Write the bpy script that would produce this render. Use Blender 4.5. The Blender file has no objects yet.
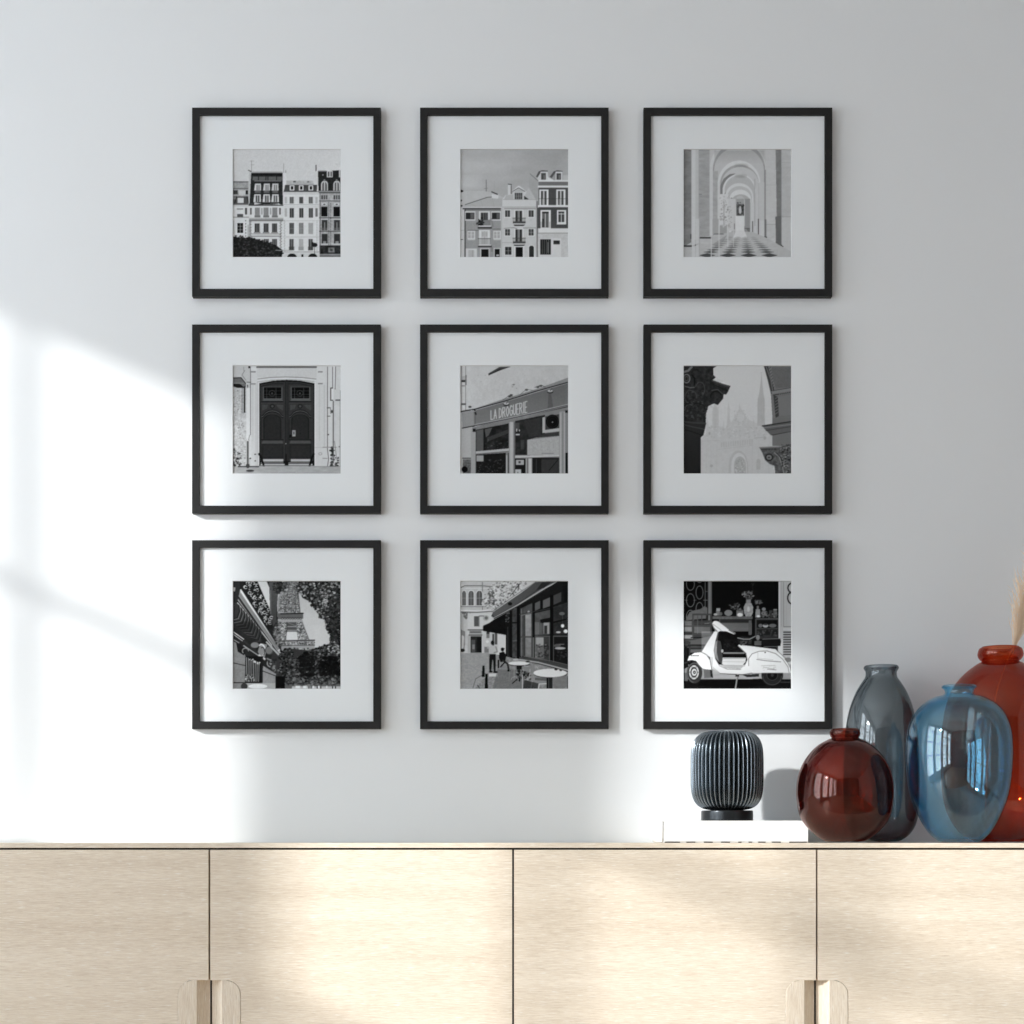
import bpy, bmesh, math, random
import numpy as np
from mathutils import Vector

# ------------------------------------------------------------------ small 2-D painter for the printed photographs
# coordinates run over the printed area: x 57..977, y 50..968; greys are 0..255
NP_ = 432
X0, Y0, SP = 57.0, 50.0, 919.0
_gx = X0 + (np.arange(NP_) + .5) / NP_ * SP
_gy = Y0 + (np.arange(NP_) + .5) / NP_ * SP
def vnoise(seed, cx, cy=None, octaves=3):
    cy = cy or cx
    out = np.zeros((NP_, NP_)); amp = 1; tot = 0
    for o in range(octaves):
        rr = np.random.RandomState(seed + o * 17)
        g = rr.rand(int(SP / cy) + 4, int(SP / cx) + 4)
        u = (_gx - X0) / cx; v = (_gy - Y0) / cy
        i = u.astype(int); j = v.astype(int); fu = u - i; fv = v - j
        fu = fu * fu * (3 - 2 * fu); fv = fv * fv * (3 - 2 * fv)
        a = g[j][:, i]; b = g[j][:, i + 1]; c = g[j + 1][:, i]; d = g[j + 1][:, i + 1]
        fu = fu[None, :]; fv = fv[:, None]
        out += amp * ((a * (1 - fu) + b * fu) * (1 - fv) + (c * (1 - fu) + d * fu) * fv)
        tot += amp; amp *= .6; cx /= 2; cy /= 2
    return out / tot - .5
class Pic:
    def __init__(s, bg=200, seed=1):
        s.a = np.full((NP_, NP_), float(bg)); s.r = random.Random(seed); s.seed = seed
    def _put(s, j0, j1, i0, i1, m, v, al=1.0):
        t = s.a[j0:j1, i0:i1]
        if isinstance(v, np.ndarray): v = v[j0:j1, i0:i1]
        m = m * al
        s.a[j0:j1, i0:i1] = t * (1 - m) + v * m
    def _box(s, x0, y0, x1, y1):
        k = NP_ / SP
        i0 = max(0, int((x0 - X0) * k) - 1); i1 = min(NP_, int((x1 - X0) * k) + 2)
        j0 = max(0, int((y0 - Y0) * k) - 1); j1 = min(NP_, int((y1 - Y0) * k) + 2)
        return i0, i1, j0, j1
    def mask(s, pts):
        xs = [p[0] for p in pts]; ys = [p[1] for p in pts]
        i0, i1, j0, j1 = s._box(min(xs), min(ys), max(xs), max(ys))
        if i1 <= i0 or j1 <= j0: return None
        gx = _gx[i0:i1][None, :]; gy = _gy[j0:j1][:, None]
        m = np.zeros((j1 - j0, i1 - i0), bool); n = len(pts)
        for k in range(n):
            (xa, ya), (xb, yb) = pts[k], pts[(k + 1) % n]
            if ya == yb: continue
            c = ((gy >= min(ya, yb)) & (gy < max(ya, yb)))
            m ^= c & (gx < xa + (gy - ya) * (xb - xa) / (yb - ya))
        return j0, j1, i0, i1, m.astype(float)
    def poly(s, pts, v, al=1.0):
        m = s.mask(pts)
        if m: s._put(*m[:5], v, al)
        return s
    def rect(s, x0, y0, x1, y1, v, al=1.0):
        i0, i1, j0, j1 = s._box(x0, y0, x1, y1)
        if i1 <= i0 or j1 <= j0: return s
        h = SP / NP_ / 2
        mx = np.clip((np.minimum(_gx[i0:i1] + h, x1) - np.maximum(_gx[i0:i1] - h, x0)) / (2 * h), 0, 1)
        my = np.clip((np.minimum(_gy[j0:j1] + h, y1) - np.maximum(_gy[j0:j1] - h, y0)) / (2 * h), 0, 1)
        s._put(j0, j1, i0, i1, my[:, None] * mx[None, :], v, al); return s
    def ell(s, cx, cy, rx, ry, v, al=1.0, soft=None):
        i0, i1, j0, j1 = s._box(cx - rx, cy - ry, cx + rx, cy + ry)
        if i1 <= i0 or j1 <= j0: return s
        d = np.sqrt(((_gx[i0:i1][None, :] - cx) / rx) ** 2 + ((_gy[j0:j1][:, None] - cy) / ry) ** 2)
        w = soft or (2.0 / min(rx, ry))
        s._put(j0, j1, i0, i1, np.clip((1 - d) / w + .5, 0, 1), v, al); return s
    def line(s, pts, w, v, al=1.0):
        for (xa, ya), (xb, yb) in zip(pts, pts[1:]):
            i0, i1, j0, j1 = s._box(min(xa, xb) - w, min(ya, yb) - w, max(xa, xb) + w, max(ya, yb) + w)
            if i1 <= i0 or j1 <= j0: continue
            gx = _gx[i0:i1][None, :]; gy = _gy[j0:j1][:, None]
            dx, dy = xb - xa, yb - ya; L = dx * dx + dy * dy + 1e-9
            t = np.clip(((gx - xa) * dx + (gy - ya) * dy) / L, 0, 1)
            d = np.hypot(gx - xa - t * dx, gy - ya - t * dy)
            s._put(j0, j1, i0, i1, np.clip((w / 2 - d) / 2 + .5, 0, 1), v, al)
        return s
    def arc(s, cx, cy, rx, ry, a0, a1, w, v, al=1.0, n=18):
        return s.line([(cx + rx * math.cos(math.radians(a0 + (a1 - a0) * k / n)), cy - ry * math.sin(math.radians(a0 + (a1 - a0) * k / n))) for k in range(n + 1)], w, v, al)
    def arch(s, cx, spring, half, rise, bottom, v, al=1.0, n=20):
        p = [(cx + half * math.cos(math.pi * k / n), spring - rise * math.sin(math.pi * k / n)) for k in range(n + 1)]
        return s.poly([(cx + half, bottom)] + p + [(cx - half, bottom)], v, al)
    def grad(s, pts, va, vb, axis='y', al=1.0):
        xs = [p[0] for p in pts]; ys = [p[1] for p in pts]
        if axis == 'y': t = np.clip((_gy - min(ys)) / (max(ys) - min(ys)), 0, 1)[:, None] * np.ones((1, NP_))
        else: t = np.clip((_gx - min(xs)) / (max(xs) - min(xs)), 0, 1)[None, :] * np.ones((NP_, 1))
        return s.poly(pts, va + (vb - va) * t, al)
    def tex(s, pts, amp, cx, cy=None, seed=None, octaves=3):
        m = s.mask(pts)
        if not m: return s
        n = vnoise(s.seed * 31 + (seed or 0), cx, cy, octaves)
        j0, j1, i0, i1, k = m
        s.a[j0:j1, i0:i1] += k * n[j0:j1, i0:i1] * 2 * amp; return s
    def leaves(s, pts, n, r, vals, ragged=14):
        xs = [p[0] for p in pts]; ys = [p[1] for p in pts]
        def inside(x, y):
            c = False
            for k in range(len(pts)):
                (xa, ya), (xb, yb) = pts[k], pts[(k + 1) % len(pts)]
                if (ya > y) != (yb > y) and x < xa + (y - ya) * (xb - xa) / (yb - ya): c = not c
            return c
        k = 0
        while k < n:
            x = s.r.uniform(min(xs) - ragged, max(xs) + ragged); y = s.r.uniform(min(ys) - ragged, max(ys) + ragged)
            if not inside(x + s.r.uniform(-ragged, ragged), y + s.r.uniform(-ragged, ragged)): k += .2; continue
            q = r * s.r.uniform(.5, 1.3)
            s.ell(x, y, q, q * s.r.uniform(.6, 1), s.r.choice(vals), s.r.uniform(.6, 1)); k += 1
        return s
    def out(s):
        a = np.clip(s.a, 0, 255)
        return a.reshape(NP_ // 2, 2, NP_ // 2, 2).mean((1, 3))
ALL = [(57, 50), (977, 50), (977, 969), (57, 969)]
def R4(x0, y0, x1, y1): return [(x0, y0), (x1, y0), (x1, y1), (x0, y1)]
def win(c, x0, y0, x1, y1, dark=45, frame=205, mull=1, bars=0, fw=5):
    if fw: c.rect(x0 - fw, y0 - fw, x1 + fw, y1 + fw, frame)
    c.rect(x0, y0, x1, y1, dark)
    for k in range(mull):
        xm = x0 + (x1 - x0) * (k + 1) / (mull + 1); c.rect(xm - 1.7, y0, xm + 1.7, y1, frame, .8)
    for k in range(bars):
        ym = y0 + (y1 - y0) * (k + 1) / (bars + 1); c.rect(x0, ym - 1.5, x1, ym + 1.5, frame, .6)

def art_townhouses():
    c = Pic(192, 3)
    c.grad(ALL, 188, 198, 'x'); c.tex(ALL, 3, 300, seed=1)
    # antennas
    c.line([(217, 240), (217, 148)], 3, 110).line([(203, 150), (238, 150)], 3, 130).line([(212, 182), (240, 182)], 3, 130)
    c.line([(490, 320), (490, 172)], 3, 110).line([(507, 320), (507, 230)], 6, 130).line([(764, 235), (764, 186)], 8, 60)
    c.line([(925, 176), (970, 174)], 2, 160)
    # far left house
    c.poly([(57, 325), (190, 322), (190, 520), (57, 520)], 150); c.tex(R4(57, 322, 190, 520), 28, 20, seed=2)
    c.rect(57, 322, 190, 332, 95); c.rect(57, 398, 100, 432, 62); c.rect(57, 378, 190, 388, 105)
    c.rect(110, 398, 165, 440, 185); c.rect(168, 400, 186, 432, 25)
    c.rect(57, 450, 190, 512, 75); c.rect(98, 462, 150, 506, 195); c.rect(57, 455, 88, 475, 120); c.line([(90, 450), (75, 508)], 5, 30)
    c.line([(178, 450), (192, 510)], 5, 30)
    c.rect(57, 515, 195, 970, 198); c.rect(57, 512, 195, 522, 95); c.rect(57, 622, 195, 632, 150); c.rect(57, 528, 195, 534, 170)
    c.rect(92, 552, 146, 562, 120); c.rect(95, 600, 145, 626, 75); c.rect(162, 548, 178, 604, 60)
    win(c, 96, 676, 146, 760, 35, 215, 1, 2); c.rect(60, 655, 68, 770, 170)
    for y in range(650, 800, 26): c.rect(163, y, 172, y + 12, 110)
    # second house (dark mansard)
    c.poly([(196, 240), (216, 225), (216, 520), (190, 530)], 175); c.line([(190, 228), (214, 240)], 8, 80)
    c.poly([(214, 250), (480, 250), (482, 520), (200, 520)], 42); c.tex(R4(200, 250, 482, 520), 12, 15, seed=5)
    c.rect(216, 240, 480, 252, 150); c.rect(218, 252, 478, 272, 28); c.rect(226, 282, 476, 314, 92)
    for x in (272, 335, 352, 425): c.rect(x, 280, x + 8, 316, 45)
    c.rect(240, 316, 470, 322, 130)
    for x in (246, 322, 394):
        c.poly([(x, 342), (x + 50, 342), (x + 52, 402), (x - 8, 402)], 190); c.rect(x + 12, 352, x + 40, 398, 120); c.rect(x + 25, 352, x + 29, 398, 200)
        c.rect(x - 2, 404, x + 48, 420, 95); c.rect(x - 4, 422, x + 50, 430, 60)
    for x, d in ((236, 75), (314, 85), (388, 95)):
        c.poly([(x + 4, 432), (x + 58, 432), (x + 62, 498), (x - 4, 498)], 198); c.rect(x + 16, 442, x + 48, 496, d); c.rect(x + 30, 442, x + 35, 496, 200)
    c.poly([(200, 506), (300, 506), (320, 528), (190, 528)], 60); c.poly([(240, 500), (300, 512), (240, 522)], 185); c.poly([(370, 512), (440, 505), (470, 522)], 180)
    c.rect(310, 506, 440, 512, 40)
    c.rect(196, 526, 486, 970, 200); c.rect(196, 522, 486, 530, 70)
    for x in (248, 322, 396):
        win(c, x, 548, x + 36, 625, 120, 150, 2, 0, 4)
        c.rect(x - 6, 612, x + 44, 628, 110)
    for x in (205, 298, 372, 452): c.rect(x, 548, x + 12, 604, 70 if x in (205, 452) else 150)
    c.rect(196, 634, 490, 640, 130); c.rect(196, 646, 490, 656, 70); c.rect(196, 660, 490, 665, 160)
    for x in (244, 320, 392): win(c, x, 680, x + 40, 756, 45, 185, 2, 0, 4); c.rect(x - 8, 752, x + 48, 762, 125)
    c.rect(212, 765, 470, 772, 140); c.rect(212, 784, 470, 792, 120)
    for x in (244, 322, 392): win(c, x, 812, x + 40, 900, 55, 190, 2, 0, 3)
    for k in range(26):
        y = 650 + k * 12
        c.rect(196, y, 212 + 4 * (k % 2), y + 6, 70); c.rect(455 + 5 * (k % 2), y, 468 + 5 * (k % 2), y + 6, 80)
    # third (white) house
    c.poly([(480, 250), (510, 250), (520, 320), (520, 430), (482, 430)], 200)
    c.rect(512, 316, 740, 352, 172); c.tex(R4(512, 316, 740, 352), 22, 14, seed=7); c.rect(512, 340, 745, 350, 165); c.rect(570, 318, 592, 332, 90); c.rect(690, 320, 706, 332, 100)
    c.poly([(503, 352), (775, 352), (785, 408), (490, 408)], 70); c.tex(R4(495, 352, 785, 408), 15, 20, seed=8)
    for x in (540, 618, 700): c.rect(x, 356, x + 40, 400, 205); c.rect(x + 11, 364, x + 30, 392, 20)
    c.poly([(735, 300), (765, 232), (785, 245), (792, 420), (770, 420), (772, 350)], 195)
    c.rect(486, 412, 795, 970, 203); c.rect(486, 408, 795, 414, 90); c.rect(486, 424, 795, 432, 180); c.rect(486, 518, 795, 523, 165); c.rect(486, 536, 795, 540, 180)
    for x in (541, 622, 703):
        win(c, x, 455, x + 32, 510, 70, 190, 2 if x != 622 else 0, 0, 2)
        win(c, x, 550, x + 34, 630, 50, 190, 1 if x != 703 else 2, 0, 2)
        win(c, x - 2, 676, x + 34, 768, 50 if x < 600 else 110 if x < 690 else 150, 170, 2, 1, 2)
        win(c, x - 2, 812, x + 32, 905, 70 if x != 622 else 160, 180, 1, 0, 2); c.rect(x - 8, 876, x + 38, 908, 55 if x != 622 else 130, .6)
    for x in (498, 758):
        c.rect(x, 455, x + 20, 510, 172); c.rect(x, 550, x + 20, 622, 165 if x < 600 else 110)
    for k in range(20): c.rect(490 + 3 * (k % 2), 650 + k * 14, 500 + 3 * (k % 2), 657 + k * 14, 150); c.rect(768, 655 + k * 14, 775, 661 + k * 14, 140)
    c.rect(486, 655, 795, 659, 175); c.rect(486, 792, 795, 797, 170); c.rect(486, 918, 795, 924, 140)
    # right house
    c.poly([(780, 238), (968, 228), (977, 228), (977, 415), (785, 415)], 38); c.tex(R4(780, 230, 977, 412), 10, 12, seed=9)
    c.rect(780, 232, 850, 240, 110); c.rect(855, 232, 905, 288, 200); c.rect(864, 240, 898, 282, 80); c.rect(878, 236, 886, 286, 200); c.rect(958, 225, 970, 288, 185); c.ell(822, 268, 6, 6, 150)
    for x in (836, 940):
        c.arch(x, 350, 30, 34, 402, 185); c.arch(x, 352, 20, 24, 400, 90); c.rect(x - 4, 325, x + 4, 402, 195); c.rect(x - 8, 305, x + 6, 322, 120)
    c.rect(785, 403, 977, 412, 150); c.rect(790, 418, 977, 425, 60); c.rect(790, 425, 977, 970, 165); c.tex(R4(790, 425, 977, 860), 25, 16, seed=12)
    for x0, x1 in ((808, 860), (912, 966)):
        c.rect(x0, 440, x1, 476, 75); c.rect(x0 + 16, 440, x0 + 21, 476, 190); c.rect(x0 + 34, 440, x0 + 39, 476, 190)
        c.ell((x0 + x1) / 2, 516, 22, 12, 195); c.ell((x0 + x1) / 2, 518, 10, 6, 80)
        c.rect(x0, 538, x1, 620, 22)
        c.rect(x0 + 4, 650, x1, 738, 55); c.rect(x0 + 26, 668, x0 + 32, 738, 150); c.rect(x0, 716, x1, 738, 110, .5)
        c.rect(x0 + 4, 768, x1 + 2, 852, 48); c.rect(x0 + 16, 830, x1 - 10, 852, 170, .7)
    c.rect(790, 486, 977, 492, 60); c.rect(790, 628, 977, 636, 70); c.rect(790, 640, 977, 646, 190); c.rect(790, 742, 977, 750, 80); c.rect(790, 850, 977, 858, 190)
    for k in range(36): y = 500 + 13 * k; c.rect(796, y, 803, y + 6, 40); c.rect(868, y, 876, y + 6, 60); c.rect(884, y + 6, 892, y + 12, 60)
    c.rect(797, 425, 800, 900, 70)
    c.rect(795, 866, 977, 940, 42); c.rect(868, 885, 920, 925, 120); c.rect(880, 892, 905, 915, 70); c.rect(795, 938, 977, 945, 150); c.rect(795, 945, 977, 970, 110); c.tex(R4(795, 866, 977, 968), 20, 18, seed=14)
    # street level
    c.rect(486, 930, 795, 968, 190); c.arch(560, 968, 40, 34, 968, 32); c.arch(736, 968, 38, 34, 968, 32); c.rect(640, 942, 656, 966, 25)
    c.ell(752, 862, 24, 18, 30); c.line([(752, 875), (752, 935)], 5, 90); c.ell(735, 845, 8, 8, 30)
    c.poly([(57, 790), (90, 795), (150, 810), (195, 790), (240, 812), (330, 835), (420, 862), (480, 905), (478, 940), (470, 969), (57, 969)], 30)
    c.leaves([(57, 785), (195, 790), (330, 835), (430, 868), (485, 920), (470, 969), (57, 969)], 500, 9, (26, 30, 34, 40, 52, 66))
    c.rect(420, 905, 560, 910, 140)
    c.rect(185, 690, 190, 800, 120); c.tex(ALL, 9, 9, seed=20)
    return c.out()

def art_balconies():
    c = Pic(170, 5)
    c.grad(ALL, 158, 186); c.grad(ALL, 182, 160, 'x', .45); c.tex(ALL, 13, 320, 120, seed=1, octaves=4)
    c.ell(330, 210, 160, 40, 186, .3, 1); c.ell(120, 330, 120, 60, 192, .4, 1)
    c.line([(278, 450), (278, 310)], 5, 90).line([(350, 400), (350, 320)], 2, 150).line([(262, 385), (290, 380)], 4, 120)
    c.poly([(57, 405), (250, 402), (330, 420), (430, 460), (430, 540), (57, 540)], 178); c.tex(R4(57, 400, 430, 540), 5, 40, seed=2)
    c.poly([(57, 392), (82, 400), (84, 412), (57, 416)], 40); c.ell(62, 485, 12, 8, 60); c.ell(64, 530, 14, 8, 70)
    c.poly([(57, 540), (95, 560), (95, 968), (57, 968)], 195); c.rect(57, 812, 82, 820, 110); c.rect(57, 735, 95, 740, 165)
    c.poly([(100, 522), (300, 455), (415, 470), (415, 545), (85, 545)], 168); c.line([(100, 520), (290, 457), (330, 455)], 6, 90)
    c.line([(325, 412), (372, 432)], 9, 50); c.poly([(325, 430), (380, 440), (380, 470), (325, 465)], 200)
    for x0, y0, x1, y1 in ((140, 510, 190, 535), (230, 480, 250, 535), (330, 470, 345, 535)): c.line([(x0, y0), (x1, y1)], 2, 145)
    # house 1
    c.rect(96, 550, 410, 968, 145); c.tex(R4(96, 550, 410, 968), 7, 6, 12, seed=3)
    c.rect(75, 540, 412, 548, 200); c.rect(78, 548, 412, 560, 75); c.rect(96, 560, 412, 570, 115)
    c.rect(93, 555, 104, 968, 70)
    for x0, x1 in ((104, 178), (326, 394)): c.rect(x0 - 6, 576, x1 + 8, 656, 196); c.rect(x0, 588, x1, 644, 45); c.rect(x0 + 40, 592, x1 - 4, 640, 90)
    c.rect(216, 575, 310, 705, 196); c.rect(232, 588, 292, 650, 60); c.rect(254, 588, 258, 650, 130); c.rect(274, 588, 278, 650, 120); c.rect(215, 650, 315, 700, 140)
    for k in range(12): c.rect(210 + k * 9, 645, 212 + k * 9, 702, 60)
    c.leaves([(205, 650), (250, 645), (250, 700), (205, 700)], 60, 7, (25, 40, 60)); c.rect(212, 698, 318, 708, 210); c.rect(206, 708, 326, 724, 60)
    c.line([(320, 640), (335, 705)], 14, 110, .5)
    for x0, x1 in ((122, 178), (342, 396)): c.rect(x0 - 4, 742, x1 + 6, 815, 200); c.rect(x0 + 2, 750, x1 - 2, 805, 160); c.rect((x0 + x1) / 2 - 3, 750, (x0 + x1) / 2 + 3, 805, 205); c.rect(x0, 774, x1, 778, 195); c.rect(x0, 815, x1 + 6, 822, 175)
    c.rect(216, 735, 310, 862, 205); c.rect(236, 745, 292, 855, 186); c.rect(262, 745, 266, 855, 150); c.rect(240, 750, 258, 790, 165); c.rect(272, 750, 288, 790, 165)
    for k in range(12): c.rect(210 + k * 9, 808, 212 + k * 9, 860, 70)
    c.rect(206, 806, 316, 810, 60); c.rect(214, 860, 318, 868, 205); c.rect(208, 868, 326, 882, 65)
    c.rect(330, 725, 412, 730, 90); c.rect(120, 735, 215, 740, 95)
    c.rect(104, 892, 200, 968, 196); c.rect(126, 905, 176, 968, 172); c.rect(160, 905, 164, 968, 140)
    c.rect(226, 888, 306, 968, 190); c.rect(236, 898, 298, 966, 28); c.rect(342, 888, 400, 968, 190); c.rect(350, 896, 392, 966, 30); c.ell(375, 950, 14, 8, 170)
    c.rect(318, 880, 334, 920, 100, .5); c.rect(402, 545, 412, 968, 175)
    # house 2
    c.rect(412, 545, 705, 968, 188); c.tex(R4(412, 480, 705, 968), 5, 30, seed=4)
    c.poly([(415, 475), (440, 440), (500, 430), (560, 360), (610, 400), (690, 455), (700, 480), (700, 545), (415, 545)], 195)
    c.poly([(430, 475), (445, 442), (510, 432), (510, 475)], 170); c.poly([(605, 440), (635, 380), (700, 462), (700, 478), (610, 478)], 178)
    c.rect(462, 346, 492, 435, 196); c.rect(485, 356, 495, 430, 110); c.line([(465, 346), (492, 350)], 7, 60)
    c.poly([(500, 402), (552, 358), (608, 402), (608, 412), (500, 412)], 200); c.line([(502, 408), (552, 378), (606, 408)], 6, 95); c.poly([(512, 410), (552, 384), (600, 410), (600, 420), (512, 420)], 170)
    c.rect(508, 412, 600, 478, 190); win(c, 520, 420, 584, 474, 75, 175, 3, 1, 3)
    c.poly([(600, 445), (640, 476), (600, 476)], 60); c.line([(420, 478), (700, 478)], 4, 150)
    c.rect(412, 536, 705, 545, 170); c.rect(430, 548, 700, 560, 120, .5)
    for x in (438, 638):
        win(c, x, 568, x + 42, 624, 65, 208, 1, 0, 7); win(c, x, 728, x + 42, 782, 65, 208, 1, 1, 7)
    for y0, y1 in ((572, 676), (730, 846)):
        c.rect(514, y0 - 8, 594, y1 + 10, 205); c.rect(526, y0, 582, y1, 50); c.rect(545, y0, 562, y1, 150); c.rect(552, y0, 555, y1, 60)
        for k in range(14): c.rect(504 + k * 8, y1 - 42, 506 + k * 8, y1 + 6, 70)
        c.rect(500, y1 - 44, 614, y1 - 40, 60); c.rect(506, y1 - 14, 612, y1 + 4, 75); c.rect(505, y1 + 4, 614, y1 + 12, 205); c.poly([(508, y1 + 12), (612, y1 + 12), (590, y1 + 26), (520, y1 + 26)], 60)
    c.line([(430, 722), (510, 715), (540, 726)], 4, 100); c.rect(590, 716, 700, 720, 110)
    win(c, 438, 878, 492, 945, 50, 205, 1, 1, 8); c.rect(516, 870, 600, 968, 205); c.rect(528, 880, 588, 966, 22)
    c.arch(662, 885, 30, 24, 968, 205); c.arch(662, 888, 21, 20, 966, 45); c.rect(412, 840, 500, 844, 150)
    # house 3 (dark tiled)
    c.poly([(650, 255), (722, 320), (722, 480), (700, 480), (640, 370)], 160); c.line([(650, 258), (722, 322)], 5, 110); c.tex(R4(640, 255, 722, 480), 6, 20, seed=8)
    c.poly([(705, 290), (725, 240), (800, 240), (810, 318), (725, 322)], 190); c.poly([(700, 282), (722, 238), (752, 228), (800, 232), (800, 242), (742, 244), (712, 292)], 85)
    c.rect(738, 240, 796, 312, 200); c.rect(744, 252, 784, 308, 75); c.rect(764, 268, 778, 304, 110)
    c.poly([(816, 284), (850, 238), (880, 228), (925, 234), (925, 244), (866, 248), (838, 300)], 85); c.poly([(830, 300), (866, 248), (870, 312), (832, 316)], 150)
    c.rect(866, 240, 922, 312, 200); c.rect(874, 254, 912, 308, 75); c.rect(892, 268, 906, 304, 110); c.poly([(800, 285), (850, 310), (800, 318)], 205)
    c.rect(928, 270, 977, 318, 178)
    c.rect(720, 312, 977, 326, 205); c.rect(722, 326, 977, 358, 112); c.rect(716, 358, 977, 376, 205); c.rect(722, 376, 977, 392, 75)
    c.rect(722, 386, 977, 524, 78); c.tex(R4(722, 386, 977, 524), 8, 5, seed=9)
    for x in (728, 872): c.rect(x, 392, x + 78, 526, 212); c.rect(x + 14, 404, x + 62, 522, 75); c.rect(x + 32, 404, x + 44, 522, 190); c.rect(x + 22, 470, x + 30, 520, 140)
    c.rect(722, 468, 977, 472, 60, .6)
    c.rect(716, 524, 977, 542, 208); c.rect(722, 542, 977, 552, 62); c.rect(712, 548, 977, 720, 74); c.tex(R4(712, 548, 977, 720), 8, 5, seed=10)
    c.rect(738, 566, 826, 722, 212); c.rect(752, 580, 808, 714, 95); c.rect(776, 596, 782, 714, 200); c.rect(752, 580, 808, 594, 50); c.rect(752, 640, 768, 712, 50)
    c.rect(878, 566, 956, 684, 212); c.rect(890, 578, 940, 668, 70); c.rect(912, 590, 918, 668, 205); c.rect(890, 596, 940, 602, 200); c.rect(876, 680, 956, 688, 210)
    for k in range(12): c.rect(738 + 11 * k, 665, 740 + 11 * k, 718, 90)
    c.rect(722, 722, 977, 760, 205); c.rect(712, 758, 977, 766, 150)
    c.rect(712, 766, 977, 968, 185); c.tex(R4(712, 766, 977, 950), 12, 12, seed=12); c.rect(726, 806, 914, 968, 200)
    c.rect(736, 814, 826, 944, 35); 
    for k in range(4): c.rect(752 + k * 18, 816, 756 + k * 18, 940, 110)
    c.rect(800, 838, 803, 930, 210); c.rect(848, 824, 902, 856, 45); c.rect(706, 490, 714, 968, 90); c.rect(950, 950, 977, 968, 190)
    c.tex(ALL, 5, 8, seed=30)
    return c.out()

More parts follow.
